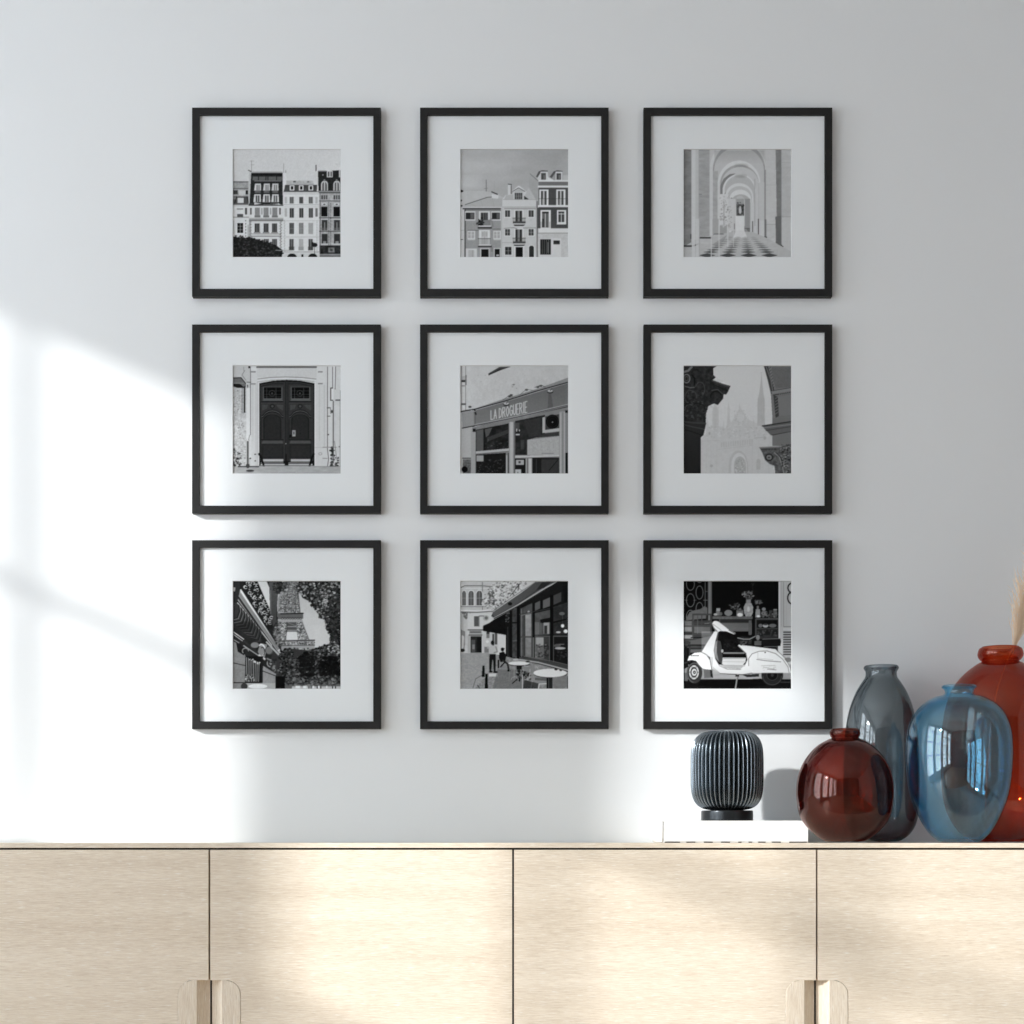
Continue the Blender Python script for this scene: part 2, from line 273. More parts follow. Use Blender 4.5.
def art_colonnade():
    c = Pic(170, 7)
    c.rect(57, 50, 130, 880, 118); c.tex(R4(57, 50, 130, 880), 14, 60, 30, seed=1)
    c.rect(126, 50, 190, 968, 188); c.rect(160, 50, 186, 968, 178); c.rect(186, 50, 196, 640, 160)
    c.rect(190, 50, 300, 800, 152); c.tex(R4(190, 50, 300, 800), 12, 70, 20, seed=2)
    c.rect(190, 60, 290, 64, 130); c.rect(190, 430, 215, 434, 90)
    c.rect(280, 50, 870, 640, 176); c.tex(R4(280, 50, 870, 260), 5, 120, seed=3)
    # nested arches
    c.arch(520, 225, 240, 260, 800, 190); c.arch(530, 225, 222, 235, 800, 142)
    c.arch(530, 235, 212, 205, 800, 178); c.grad([(320, 60), (745, 60), (745, 180), (320, 180)], 120, 178, 'y', .35)
    c.rect(308, 235, 352, 760, 158); c.tex(R4(308, 235, 352, 760), 12, 50, 25, seed=4)
    c.arch(530, 345, 182, 200, 850, 196); c.arch(534, 345, 165, 165, 850, 155); c.ell(550, 205, 55, 30, 128, .6, 1)
    c.arch(540, 350, 158, 150, 850, 182)
    c.poly([(368, 460), (370, 360), (400, 300), (450, 262), (500, 255), (440, 300), (405, 350), (395, 440)], 118)
    c.arch(532, 400, 142, 140, 860, 198); c.arch(535, 402, 128, 132, 860, 172); c.ell(545, 278, 50, 16, 140, .6, 1)
    c.poly([(400, 480), (405, 430), (440, 385), (490, 360), (450, 400), (425, 450), (418, 500)], 130)
    c.arch(532, 455, 120, 118, 860, 196); c.arch(535, 455, 104, 92, 860, 176); c.arch(540, 480, 94, 88, 860, 200)
    c.arch(545, 495, 80, 62, 860, 165); c.rect(575, 470, 625, 760, 140); c.arch(540, 490, 40, 46, 700, 178)
    c.rect(505, 470, 572, 540, 152)
    # right piers
    c.rect(625, 500, 660, 800, 190); c.rect(640, 660, 650, 800, 110); c.rect(660, 300, 668, 700, 160); c.rect(668, 420, 695, 860, 185); c.rect(690, 640, 700, 850, 90)
    c.rect(700, 330, 745, 800, 182); c.rect(745, 225, 758, 800, 132); c.rect(757, 50, 845, 860, 182); c.rect(700, 655, 757, 800, 190)
    c.tex(R4(757, 50, 845, 860), 6, 80, 30, seed=5); c.rect(760, 685, 845, 690, 150); c.rect(757, 352, 845, 355, 160)
    c.rect(745, 645, 762, 800, 110); c.rect(742, 792, 766, 804, 45)
    c.poly([(840, 50), (888, 50), (892, 380), (905, 620), (905, 880), (840, 850), (850, 620)], 118); c.tex(R4(842, 50, 900, 870), 9, 40, 25, seed=6)
    c.rect(890, 50, 977, 968, 172); c.tex(R4(890, 50, 977, 968), 6, 100, 20, seed=7); c.rect(890, 620, 977, 626, 150); c.rect(890, 160, 977, 163, 155)
    c.rect(895, 626, 977, 968, 180); c.line([(895, 300), (970, 220)], 2, 155)
    c.poly([(838, 622), (888, 612), (888, 850), (905, 882), (845, 860)], 100); c.poly([(838, 845), (905, 872), (905, 882), (870, 880)], 40)
    # left columns, lower
    c.rect(282, 200, 306, 820, 188); c.rect(354, 330, 366, 880, 190); c.rect(366, 700, 420, 800, 150); c.rect(306, 640, 356, 770, 156)
    c.rect(366, 430, 440, 690, 194); c.leaves(R4(370, 440, 470, 720), 90, 7, (140, 155, 165, 120, 200), 4)
    c.rect(440, 470, 500, 740, 188); c.leaves(R4(440, 530, 470, 740), 40, 6, (150, 160, 200), 4); c.rect(420, 690, 428, 850, 150); c.rect(400, 500, 404, 690, 120)
    c.rect(485, 620, 505, 740, 180); c.rect(488, 680, 494, 730, 110)
    # far statue and plinth
    c.rect(508, 515, 572, 614, 75); c.leaves(R4(512, 505, 568, 612), 60, 7, (35, 60, 95, 130), 3); c.ell(540, 570, 12, 28, 185); c.ell(540, 540, 7, 8, 190)
    c.rect(500, 614, 574, 760, 205); c.rect(575, 718, 622, 724, 90); c.poly([(590, 725), (622, 725), (622, 768)], 110)
    # floor
    c.poly([(57, 880), (190, 800), (480, 750), (640, 750), (760, 800), (905, 880), (977, 920), (977, 969), (57, 969)], 172)
    c.poly([(505, 740), (575, 740), (600, 800), (480, 800)], 200); c.rect(57, 865, 130, 878, 45); c.poly([(130, 870), (186, 848), (186, 858), (150, 874)], 60)
    c.rect(196, 795, 300, 808, 60); c.rect(318, 766, 400, 773, 95); c.rect(190, 810, 300, 850, 178)
    c.poly([(300, 860), (430, 775), (400, 830), (330, 870)], 120, .5)
    rows = [(792, 806), (808, 820), (826, 838), (844, 856), (860, 872), (876, 888), (896, 910), (914, 930), (936, 964)]
    for k, (y0, y1) in enumerate(rows):
        t = (y0 - 740) / 225.; ym = (y0 + y1) / 2
        for j in (-2, -1, 0, 1):
            cx = 560 + (j + .25) * 150 * (t + .15) * 1.15 + 8; w = 62 * (t + .18) + 6; h = (y1 - y0) / 2
            if cx < 130: continue
            c.poly([(cx - w, ym), (cx, y0 - h * .3), (cx + w, ym), (cx, y1 + h * .3)], 50 + (9 - k) * 9, .35 + .07 * k)
    c.tex(R4(120, 780, 860, 968), 10, 40, 8, seed=9)
    for x0, x1, y0 in ((130, 158, 620), (164, 192, 640), (290, 300, 640), (356, 366, 690), (430, 440, 700), (480, 486, 740)): c.rect(x0, y0, x1, 968 if x0 < 360 else 880, 192, .8)
    c.rect(190, 625, 197, 968, 160); c.rect(118, 770, 126, 810, 60)
    c.tex(ALL, 4, 14, seed=30)
    c.a = c.a * .97 + 8
    return c.out()

def art_door():
    c = Pic(190, 9)
    c.tex(ALL, 8, 60, seed=1)
    # rough wall left
    c.rect(57, 50, 205, 905, 178); c.tex(R4(57, 240, 170, 900), 34, 14, seed=2, octaves=4)
    c.leaves(R4(62, 250, 165, 880), 260, 4, (110, 120, 135, 205), 3)
    c.line([(160, 90), (135, 130), (170, 175)], 3, 70); c.line([(150, 60), (150, 95)], 3, 110)
    c.poly([(57, 150), (130, 148), (190, 225), (180, 245), (120, 205), (57, 198)], 100); c.line([(57, 155), (128, 153), (185, 222)], 6, 25)
    c.poly([(57, 198), (120, 205), (165, 240), (100, 240), (57, 225)], 25); c.rect(150, 225, 164, 450, 45); c.rect(134, 240, 140, 455, 110); c.rect(170, 190, 178, 670, 200); c.rect(57, 196, 150, 204, 130)
    c.rect(178, 240, 208, 690, 205); c.rect(190, 50, 204, 72, 25); c.rect(205, 60, 211, 640, 95); c.line([(175, 190), (211, 192)], 5, 60)
    c.rect(178, 690, 192, 880, 75); c.line([(200, 640), (192, 680), (215, 700)], 4, 90); c.rect(195, 685, 225, 835, 198); c.rect(200, 832, 214, 842, 30)
    c.rect(220, 690, 228, 850, 150)
    c.leaves([(57, 750), (90, 780), (130, 800), (130, 905), (57, 905)], 120, 8, (30, 50, 80, 130, 190), 6)
    c.line([(60, 870), (85, 930)], 8, 50); c.line([(75, 860), (105, 925)], 6, 200)
    # stone surround
    c.rect(212, 50, 280, 905, 192); c.rect(225, 210, 232, 690, 178); c.rect(250, 210, 256, 905, 178); c.rect(262, 190, 268, 905, 170); c.rect(272, 190, 280, 905, 200)
    c.rect(212, 98, 252, 108, 110); c.rect(212, 200, 252, 210, 120); c.rect(210, 65, 256, 90, 200)
    c.rect(258, 55, 778, 70, 90); c.rect(265, 70, 770, 150, 186); c.tex(R4(265, 72, 770, 150), 5, 6, seed=4)
    for k in range(3):
        y = 152 + 12 * k
        c.line([(268, y + 12), (380, y - 2), (510, y - 6), (640, y - 2), (765, y + 12)], 4, (90, 205, 130)[k])
    c.rect(748, 185, 860, 905, 192); c.rect(770, 55, 860, 200, 195); c.rect(780, 98, 820, 108, 110); c.rect(780, 198, 820, 208, 120)
    c.rect(752, 190, 760, 905, 204); c.rect(790, 215, 795, 690, 176); c.rect(830, 215, 838, 740, 176); c.ell(800, 798, 16, 12, 140); c.ell(800, 798, 10, 7, 200); c.rect(755, 742, 860, 746, 165)
    # right side pipes
    c.rect(858, 60, 864, 740, 90); c.rect(866, 50, 902, 905, 196); c.rect(902, 60, 908, 240, 90); c.rect(910, 50, 922, 240, 205); c.line([(930, 60), (926, 250)], 5, 80)
    c.rect(884, 236, 908, 348, 60); c.rect(892, 244, 912, 340, 205); c.rect(928, 250, 975, 340, 190); c.rect(928, 338, 975, 348, 60); c.rect(966, 350, 972, 905, 120); c.rect(970, 260, 977, 340, 60)
    c.rect(906, 350, 914, 880, 70); c.rect(856, 405, 884, 412, 50); c.rect(884, 405, 890, 460, 110); c.rect(856, 475, 886, 482, 90); c.ell(898, 440, 8, 14, 60)
    c.ell(868, 635, 6, 6, 60); c.ell(960, 738, 5, 5, 80); c.leaves(R4(885, 740, 915, 905), 60, 8, (20, 40, 60, 120), 5); c.leaves(R4(925, 830, 960, 900), 25, 7, (30, 60), 5)
    c.line([(860, 750), (870, 840), (862, 900)], 5, 60); c.line([(920, 690), (940, 850)], 4, 90); c.line([(820, 836), (860, 838)], 4, 90); c.rect(820, 740, 940, 745, 110)
    # door
    c.poly([(282, 200), (400, 178), (515, 172), (630, 178), (750, 200), (750, 900), (282, 900)], 22)
    c.poly([(292, 212), (400, 192), (515, 186), (630, 192), (742, 212), (742, 858), (292, 858)], 50)
    c.rect(505, 190, 528, 860, 44); c.rect(502, 190, 506, 860, 25); c.rect(526, 190, 529, 860, 25)
    for s, x0 in ((0, 298), (1, 534)):
        x1 = x0 + 190; xm = (x0 + x1) / 2
        c.line([(x0, 225), (xm, 205), (x1, 205)] if s == 0 else [(x0, 205), (xm, 205), (x1, 225)], 5, 18)
        c.rect(x0 + 12, 225, x1 - 6, 345, 62); c.rect(x0 + 14, 343, x1 - 6, 348, 100); c.rect(x0 + 22, 236, x1 - 16, 332, 8)
        c.rect(x0 + 18, 330, x1 - 12, 336, 125); c.rect(x0 + 18, 234, x0 + 24, 334, 90); c.rect(x1 - 18, 234, x1 - 12, 334, 90)
        for k in (1, 4): c.rect(x0 + 20 + k * 26, 238, x0 + 24 + k * 26, 332, 80)
        for y in (262, 292, 314): c.rect(x0 + 22, y, x1 - 16, y + 3, 75)
        c.arc(xm - 2, 285, 26, 24, 0, 360, 4, 75); c.ell(xm - 2, 285, 8, 8, 70)
        c.rect(x0, 354, x1, 362, 18); c.rect(x0, 364, x1, 368, 75)
        c.poly([(x0 + 10, 382), (x0 + 60, 382), (x0 + 50, 415), (x0 + 10, 432)], 64); c.poly([(x1 - 62, 382), (x1 - 4, 382), (x1 - 4, 432), (x1 - 42, 410)], 64)
        c.arc(xm, 395, 18, 16, 0, 360, 5, 22); c.ell(xm, 395, 9, 8, 70)
        for r, v in ((0, 18), (8, 84), (16, 22)):
            c.line([(x0 + 6, 492 - r), (x0 + 18, 486 - r), (x0 + 36, 462 - r), (xm - 30, 446 - r), (xm, 442 - r), (xm + 30, 446 - r), (x1 - 34, 462 - r), (x1 - 16, 486 - r), (x1 - 4, 492 - r)], 6, v)
        c.arch(xm, 510, 76, 46, 672, 30); c.arch(xm, 514, 66, 44, 668, 40); c.rect(x0, 500, x0 + 5, 680, 30)
        c.poly([(x0 + 14, 686), (x1 - 10, 686), (x1 - 2, 712), (x0 + 4, 712)], 74); c.rect(x0, 712, x1, 840, 38); c.rect(x0 - 2, 676, x1, 684, 22)
        c.rect(x0 + 20, 730, x1 - 14, 825, 43)
        c.rect(x0 + 16, 843, x1 - 2, 864, 172)
        c.rect(x0 - 4, 868, x1, 886, 105); c.rect(x0 - 4, 884, x1 + 10, 898, 175); c.rect(x0, 878, x1, 882, 50)
    c.rect(562, 598, 590, 650, 150); c.rect(572, 610, 580, 634, 40); c.ell(545, 648, 8, 14, 15); c.ell(632, 626, 4, 4, 20); c.ell(508, 712, 5, 5, 140)
    c.line([(280, 800), (300, 830), (322, 905)], 16, 18); c.line([(745, 800), (725, 840), (708, 905)], 16, 18)
    c.rect(505, 800, 515, 900, 20); c.rect(240, 798, 256, 806, 60); c.ell(248, 858, 6, 5, 40)
    # pavement
    c.rect(57, 905, 977, 969, 160); c.tex(R4(57, 905, 977, 969), 16, 60, 12, seed=12); c.rect(100, 902, 280, 912, 60); c.rect(280, 895, 750, 903, 95); c.ell(205, 942, 34, 9, 55); c.ell(185, 900, 16, 20, 60)
    c.rect(750, 904, 977, 908, 110); c.tex(ALL, 6, 10, seed=30)
    return c.out()

STROKES = {'L': [[(0, 1), (0, 0), (1, 0)]], 'A': [[(0, 0), (.5, 1), (1, 0)], [(.2, .35), (.8, .35)]], 'D': [[(0, 0), (0, 1), (.7, .9), (1, .5), (.7, .1), (0, 0)]],
           'R': [[(0, 0), (0, 1), (.8, .95), (.9, .75), (.7, .55), (0, .5)], [(.4, .5), (1, 0)]], 'O': [[(.5, 0), (.05, .3), (.05, .7), (.5, 1), (.95, .7), (.95, .3), (.5, 0)]],
           'G': [[(1, .85), (.5, 1), (.05, .7), (.05, .3), (.5, 0), (1, .15), (1, .5), (.6, .5)]], 'U': [[(0, 1), (0, .2), (.5, 0), (1, .2), (1, 1)]],
           'E': [[(1, 1), (0, 1), (0, 0), (1, 0)], [(0, .5), (.8, .5)]], 'I': [[(.5, 0), (.5, 1)]]}
def art_shopfront():
    c = Pic(186, 11)
    c.grad(ALL, 188, 176, 'x'); c.tex(ALL, 7, 70, seed=1); c.leaves(R4(110, 70, 960, 330), 14, 3, (120, 140), 2); c.ell(510, 212, 12, 6, 110); c.ell(500, 230, 8, 4, 130)
    c.poly([(295, 118), (390, 62), (490, 58), (400, 90), (300, 132)], 60); c.line([(300, 130), (400, 80)], 6, 35)
    # drain pipe
    c.rect(66, 50, 72, 430, 110); c.rect(72, 50, 100, 430, 195); c.rect(100, 50, 106, 430, 130); c.rect(72, 140, 110, 175, 170); c.rect(66, 172, 112, 190, 50); c.rect(100, 130, 112, 215, 110); c.rect(64, 370, 106, 384, 80); c.rect(72, 218, 98, 226, 120)
    # fascia board
    c.poly([(57, 440), (190, 412), (420, 335), (700, 250), (977, 150), (977, 190), (700, 272), (420, 352), (190, 425), (57, 450)], 128); c.tex(R4(57, 150, 977, 450), 8, 12, seed=3)
    c.line([(57, 440), (190, 418), (440, 350), (700, 268), (977, 190)], 9, 38)
    for x, y in ((140, 400), (475, 310), (490, 300), (620, 255), (715, 232), (740, 222)): c.ell(x, y, 14, 8, 60)
    c.line([(420, 340), (480, 300), (520, 330)], 4, 90); c.line([(560, 300), (620, 250), (680, 262)], 4, 100); c.line([(690, 235), (745, 215), (780, 232)], 5, 80)
    c.poly([(70, 448), (190, 428), (440, 358), (700, 278), (977, 198), (977, 395), (700, 458), (440, 515), (180, 562), (75, 582)], 108)
    c.grad([(190, 428), (440, 358), (700, 278), (977, 198), (977, 395), (700, 458), (440, 515), (180, 562)], 96, 116, 'y')
    c.poly([(70, 448), (172, 432), (176, 562), (75, 582)], 138); c.line([(180, 430), (190, 462)], 14, 40); c.line([(150, 428), (185, 440)], 8, 150); c.rect(182, 465, 190, 560, 80, .5)
    c.poly([(805, 290), (830, 290), (846, 400), (800, 412)], 75, .6)
    for x, y in ((448, 372), (820, 265)): c.ell(x, y + 8, 26, 14, 50); c.ell(x, y, 22, 10, 175); c.line([(x + 15, y - 20), (x, y)], 5, 60)
    # lettering
    txt = "LA DROGUERIE"; wd = [26, 30, 22, 30, 30, 30, 30, 28, 26, 30, 15, 26]; x = 318
    for ch, w in zip(txt, wd):
        t = (x - 318) / 340.; base = 508 - 68 * t; h = 76 + 20 * t
        if ch != ' ':
            for st in STROKES[ch]: c.line([(x + u * (w - 9), base - v * h - (u * (w - 9)) * .2) for u, v in st], 7, 190)
        x += w if ch != ' ' else 14
    # cornice below fascia
    c.line([(75, 582), (180, 562), (440, 515), (700, 458), (977, 395)], 10, 30)
    for k, v in ((-12, 178), (-4, 60), (2, 160)): c.line([(180, 562 + k), (440, 512 + k), (700, 455 + k), (977, 388 + k)], 4, v)
    # shop windows
    c.poly([(75, 585), (160, 568), (160, 840), (75, 840)], 165); c.rect(75, 830, 150, 842, 90)
    c.poly([(160, 575), (977, 400), (977, 969), (160, 969)], 120)
    c.poly([(57, 585), (75, 582), (75, 969), (57, 969)], 175)
    c.rect(78, 845, 150, 969, 90); c.tex(R4(78, 845, 150, 969), 35, 10, seed=5); c.ell(95, 930, 26, 26, 15); c.rect(148, 585, 186, 969, 150); c.rect(163, 585, 188, 612, 30)
    c.poly([(190, 595), (470, 540), (470, 755), (190, 775)], 34); c.tex(R4(190, 545, 470, 772), 16, 40, seed=6)
    c.poly([(195, 600), (255, 588), (255, 770), (195, 772)], 84); c.poly([(265, 590), (330, 575), (300, 640), (275, 660)], 80); c.poly([(285, 660), (465, 590), (465, 625), (285, 695)], 58); c.rect(255, 590, 262, 770, 20)
    c.leaves(R4(270, 680, 465, 745), 30, 6, (60, 80, 20), 3)
    c.poly([(190, 778), (470, 752), (470, 778), (190, 802)], 168); c.line([(190, 800), (470, 776)], 4, 70)
    c.poly([(190, 806), (445, 790), (445, 969), (190, 969)], 26); c.leaves(R4(200, 850, 440, 965), 110, 5, (45, 60, 90, 20), 3); c.rect(195, 812, 255, 862, 150); c.rect(445, 795, 470, 969, 120); c.rect(448, 810, 456, 969, 180); c.rect(462, 790, 470, 969, 50)
    c.rect(470, 528, 520, 969, 140); c.rect(480, 528, 505, 969, 168); c.rect(512, 530, 520, 969, 95)
    c.poly([(522, 520), (775, 468), (775, 640), (625, 680), (625, 808), (522, 808)], 40); c.tex(R4(522, 470, 775, 808), 14, 35, seed=7); c.rect(525, 535, 560, 600, 90, .6)
    c.rect(532, 585, 540, 610, 190); c.ell(560, 600, 4, 8, 200); c.rect(528, 630, 562, 640, 200); c.rect(570, 680, 600, 760, 75, .6)
    c.poly([(600, 520), (740, 490), (740, 640), (640, 660)], 55, .7)
    c.poly([(755, 490), (905, 455), (905, 605), (755, 622)], 165); c.poly([(778, 482), (898, 460), (898, 580), (778, 596)], 60); c.ell(840, 525, 56, 60, 14); c.arc(840, 525, 44, 48, 0, 360, 3, 50); c.ell(840, 530, 6, 6, 150); c.arc(840, 525, 25, 28, 0, 360, 2, 40)
    c.poly([(775, 625), (898, 610), (898, 645), (700, 662)], 55)
    c.poly([(628, 680), (898, 648), (898, 812), (628, 808)], 158); c.tex(R4(650, 670, 890, 780), 18, 8, seed=8); c.line([(750, 795), (850, 795)], 5, 110)
    c.poly([(522, 815), (898, 808), (898, 825), (522, 835)], 178); c.line([(522, 836), (898, 824)], 4, 60)
    c.rect(522, 840, 612, 969, 24); c.rect(530, 850, 598, 892, 160); c.rect(552, 860, 570, 878, 60); c.rect(524, 930, 574, 969, 178); c.rect(540, 950, 552, 965, 120)
    c.rect(612, 835, 668, 969, 150); c.rect(625, 838, 632, 969, 80); c.rect(640, 840, 660, 969, 180); c.rect(668, 832, 898, 969, 30); c.rect(745, 845, 895, 969, 52); c.line([(810, 940), (890, 845)], 6, 25); c.rect(700, 840, 706, 969, 60)
    c.rect(898, 440, 950, 969, 145); c.rect(905, 450, 912, 969, 170); c.rect(925, 445, 930, 969, 95); c.rect(940, 440, 946, 969, 165); c.rect(950, 440, 977, 790, 120); c.rect(950, 790, 977, 969, 22); c.rect(948, 430, 977, 450, 30)
    c.tex(ALL, 6, 9, seed=30)
    return c.out()

def art_capitals():
    c = Pic(192, 13)
    c.grad(ALL, 194, 188)
    # misty cathedral
    m = 176
    c.poly([(205, 680), (300, 560), (420, 570), (470, 520), (540, 400), (600, 500), (680, 540), (760, 560), (830, 640), (830, 969), (205, 969)], 180)
    for x, w, y in ((330, 26, 400), (330, 14, 350), (262, 12, 520), (442, 10, 380), (442, 16, 480), (535, 10, 395), (495, 12, 470), (575, 10, 470), (655, 10, 520), (400, 9, 540), (610, 9, 510)):
        c.poly([(x - w, 650), (x - w, y + 40), (x, y - 30), (x + w, y + 40), (x + w, 650)], m, .7)
    c.poly([(685, 560), (688, 340), (700, 290), (715, 180), (720, 100), (726, 180), (738, 290), (748, 340), (750, 560)], 168); c.line([(712, 110), (728, 110)], 4, 170)
    for k in range(4): c.rect(692 + 14 * k, 320, 695 + 14 * k, 540, 158)
    for k in range(5): c.rect(308 + 11 * k, 400, 311 + 11 * k, 560, 166)
    c.leaves(R4(240, 560, 800, 660), 160, 8, (168, 174, 186, 190), 8); c.ell(540, 495, 34, 34, 188, .7); c.leaves(R4(480, 430, 600, 560), 60, 6, (170, 188), 6)
    for k in range(14): c.rect(375 + 20 * k, 700 - k * 2, 388 + 20 * k, 745 - k * 2, 170)
    c.line([(360, 760), (650, 725)], 5, 168); c.line([(215, 690), (360, 685)], 5, 170); c.line([(660, 665), (760, 655)], 6, 160)
    c.arch(525, 900, 82, 130, 969, 170); c.arch(530, 905, 66, 115, 969, 186); c.arch(538, 900, 50, 80, 969, 160); c.leaves(R4(500, 840, 580, 960), 60, 7, (185, 170, 145), 3)
    for x in (250, 290, 340, 640, 690, 780): c.rect(x, 720, x + 5, 969, 174)
    c.ell(295, 900, 14, 12, 158); c.arch(695, 870, 18, 30, 930, 165); c.ell(280, 625, 8, 14, 155); c.ell(748, 665, 12, 14, 158)
    c.tex(R4(205, 380, 830, 969), 5, 16, seed=3)
    # left capital
    L = [(57, 50), (345, 50), (312, 72), (312, 130), (332, 150), (305, 172), (395, 205), (458, 222), (435, 275), (420, 296), (400, 292), (395, 330), (350, 385), (320, 372), (300, 378), (268, 395), (262, 425), (252, 440), (248, 500), (250, 545), (240, 590), (228, 640), (205, 660), (205, 969), (57, 969)]
    c.poly(L, 44); c.tex([(57, 50), (340, 50), (312, 130), (458, 222), (350, 385), (262, 425), (248, 540), (57, 540)], 20, 18, seed=4, octaves=4)
    c.line([(300, 178), (390, 212), (450, 230)], 8, 72); c.line([(290, 200), (380, 240), (432, 262)], 6, 28); c.line([(300, 260), (350, 252), (390, 290)], 7, 75); c.arc(335, 310, 45, 40, 20, 200, 8, 24)
    c.arc(120, 320, 50, 60, -30, 220, 8, 66); c.arc(180, 420, 60, 50, 0, 200, 7, 28); c.arc(110, 430, 40, 50, 0, 180, 7, 70); c.arc(200, 250, 40, 60, -60, 160, 7, 66)
    c.arc(85, 160, 28, 36, 0, 360, 9, 110); c.arc(85, 160, 14, 18, 0, 360, 6, 80); c.ell(85, 165, 6, 8, 30); c.line([(62, 105), (100, 92), (130, 60)], 18, 112); c.line([(70, 225), (120, 238), (150, 235)], 9, 90); c.line([(130, 130), (155, 160), (150, 215)], 10, 18)
    c.leaves([(90, 260), (250, 260), (245, 500), (70, 510)], 120, 9, (30, 38, 60, 70), 5)
    c.line([(62, 525), (150, 535), (245, 540)], 14, 60); c.line([(57, 550), (140, 570), (235, 590)], 10, 62); c.rect(57, 655, 205, 969, 36); c.line([(57, 590), (130, 610), (215, 640)], 6, 24)
    c.grad(R4(57, 650, 205, 969), 42, 34)
    # right arch
    c.poly([(740, 50), (977, 50), (977, 720), (812, 720), (812, 480), (800, 300), (775, 180)], 112)
    c.poly([(740, 50), (775, 50), (800, 160), (830, 260), (805, 290), (775, 180)], 60); c.line([(760, 60), (800, 170), (815, 260)], 8, 105)
    c.poly([(805, 62), (977, 62), (977, 230), (840, 245), (815, 150)], 96); c.tex(R4(805, 60, 977, 240), 6, 10, seed=6); c.poly([(800, 270), (977, 235), (977, 262), (815, 290)], 122); c.line([(820, 262), (977, 236)], 5, 60)
    for k in range(8): c.line([(785 + 5 * k, 75 + 24 * k), (800 + 4 * k, 62 + 24 * k)], 3, 40)
    c.poly([(815, 295), (977, 268), (977, 480), (840, 495)], 105); c.poly([(860, 315), (977, 295), (977, 470), (868, 478)], 112); c.poly([(822, 300), (860, 315), (868, 478), (840, 492)], 62); c.line([(822, 300), (977, 275)], 9, 60)
    for k in range(6): c.line([(838, 330 + 26 * k), (862, 315 + 26 * k)], 4, 120); c.line([(870 + 18 * k, 300 - 3 * k), (880 + 18 * k, 285 - 3 * k)], 4, 120)
    c.poly([(812, 498), (977, 485), (977, 525), (812, 545)], 105)
    c.poly([(728, 560), (977, 520), (977, 600), (830, 645), (800, 640), (745, 585)], 92); c.line([(728, 562), (977, 524)], 10, 45); c.line([(740, 578), (977, 548)], 5, 135); c.line([(760, 600), (977, 566)], 8, 70); c.line([(808, 640), (977, 608)], 5, 50)
    c.poly([(812, 645), (977, 610), (977, 730), (812, 730)], 108)
    c.poly([(702, 745), (900, 732), (977, 715), (977, 969), (838, 969), (830, 900), (790, 885), (750, 850), (728, 790)], 82)
    c.line([(705, 745), (895, 736)], 10, 125); c.line([(720, 762), (880, 756)], 6, 50); c.tex([(728, 770), (977, 720), (977, 969), (838, 969)], 38, 13, seed=7, octaves=4)
    c.arc(785, 828, 30, 28, 0, 360, 9, 40); c.arc(785, 828, 16, 14, 0, 360, 6, 130); c.line([(830, 790), (870, 820), (890, 880), (910, 960)], 9, 130); c.line([(845, 790), (885, 830), (900, 900)], 6, 30)
    c.leaves([(880, 720), (977, 720), (977, 969), (900, 969)], 170, 7, (35, 60, 100, 130, 140), 4)
    c.tex(ALL, 3, 10, seed=30)
    return c.out()

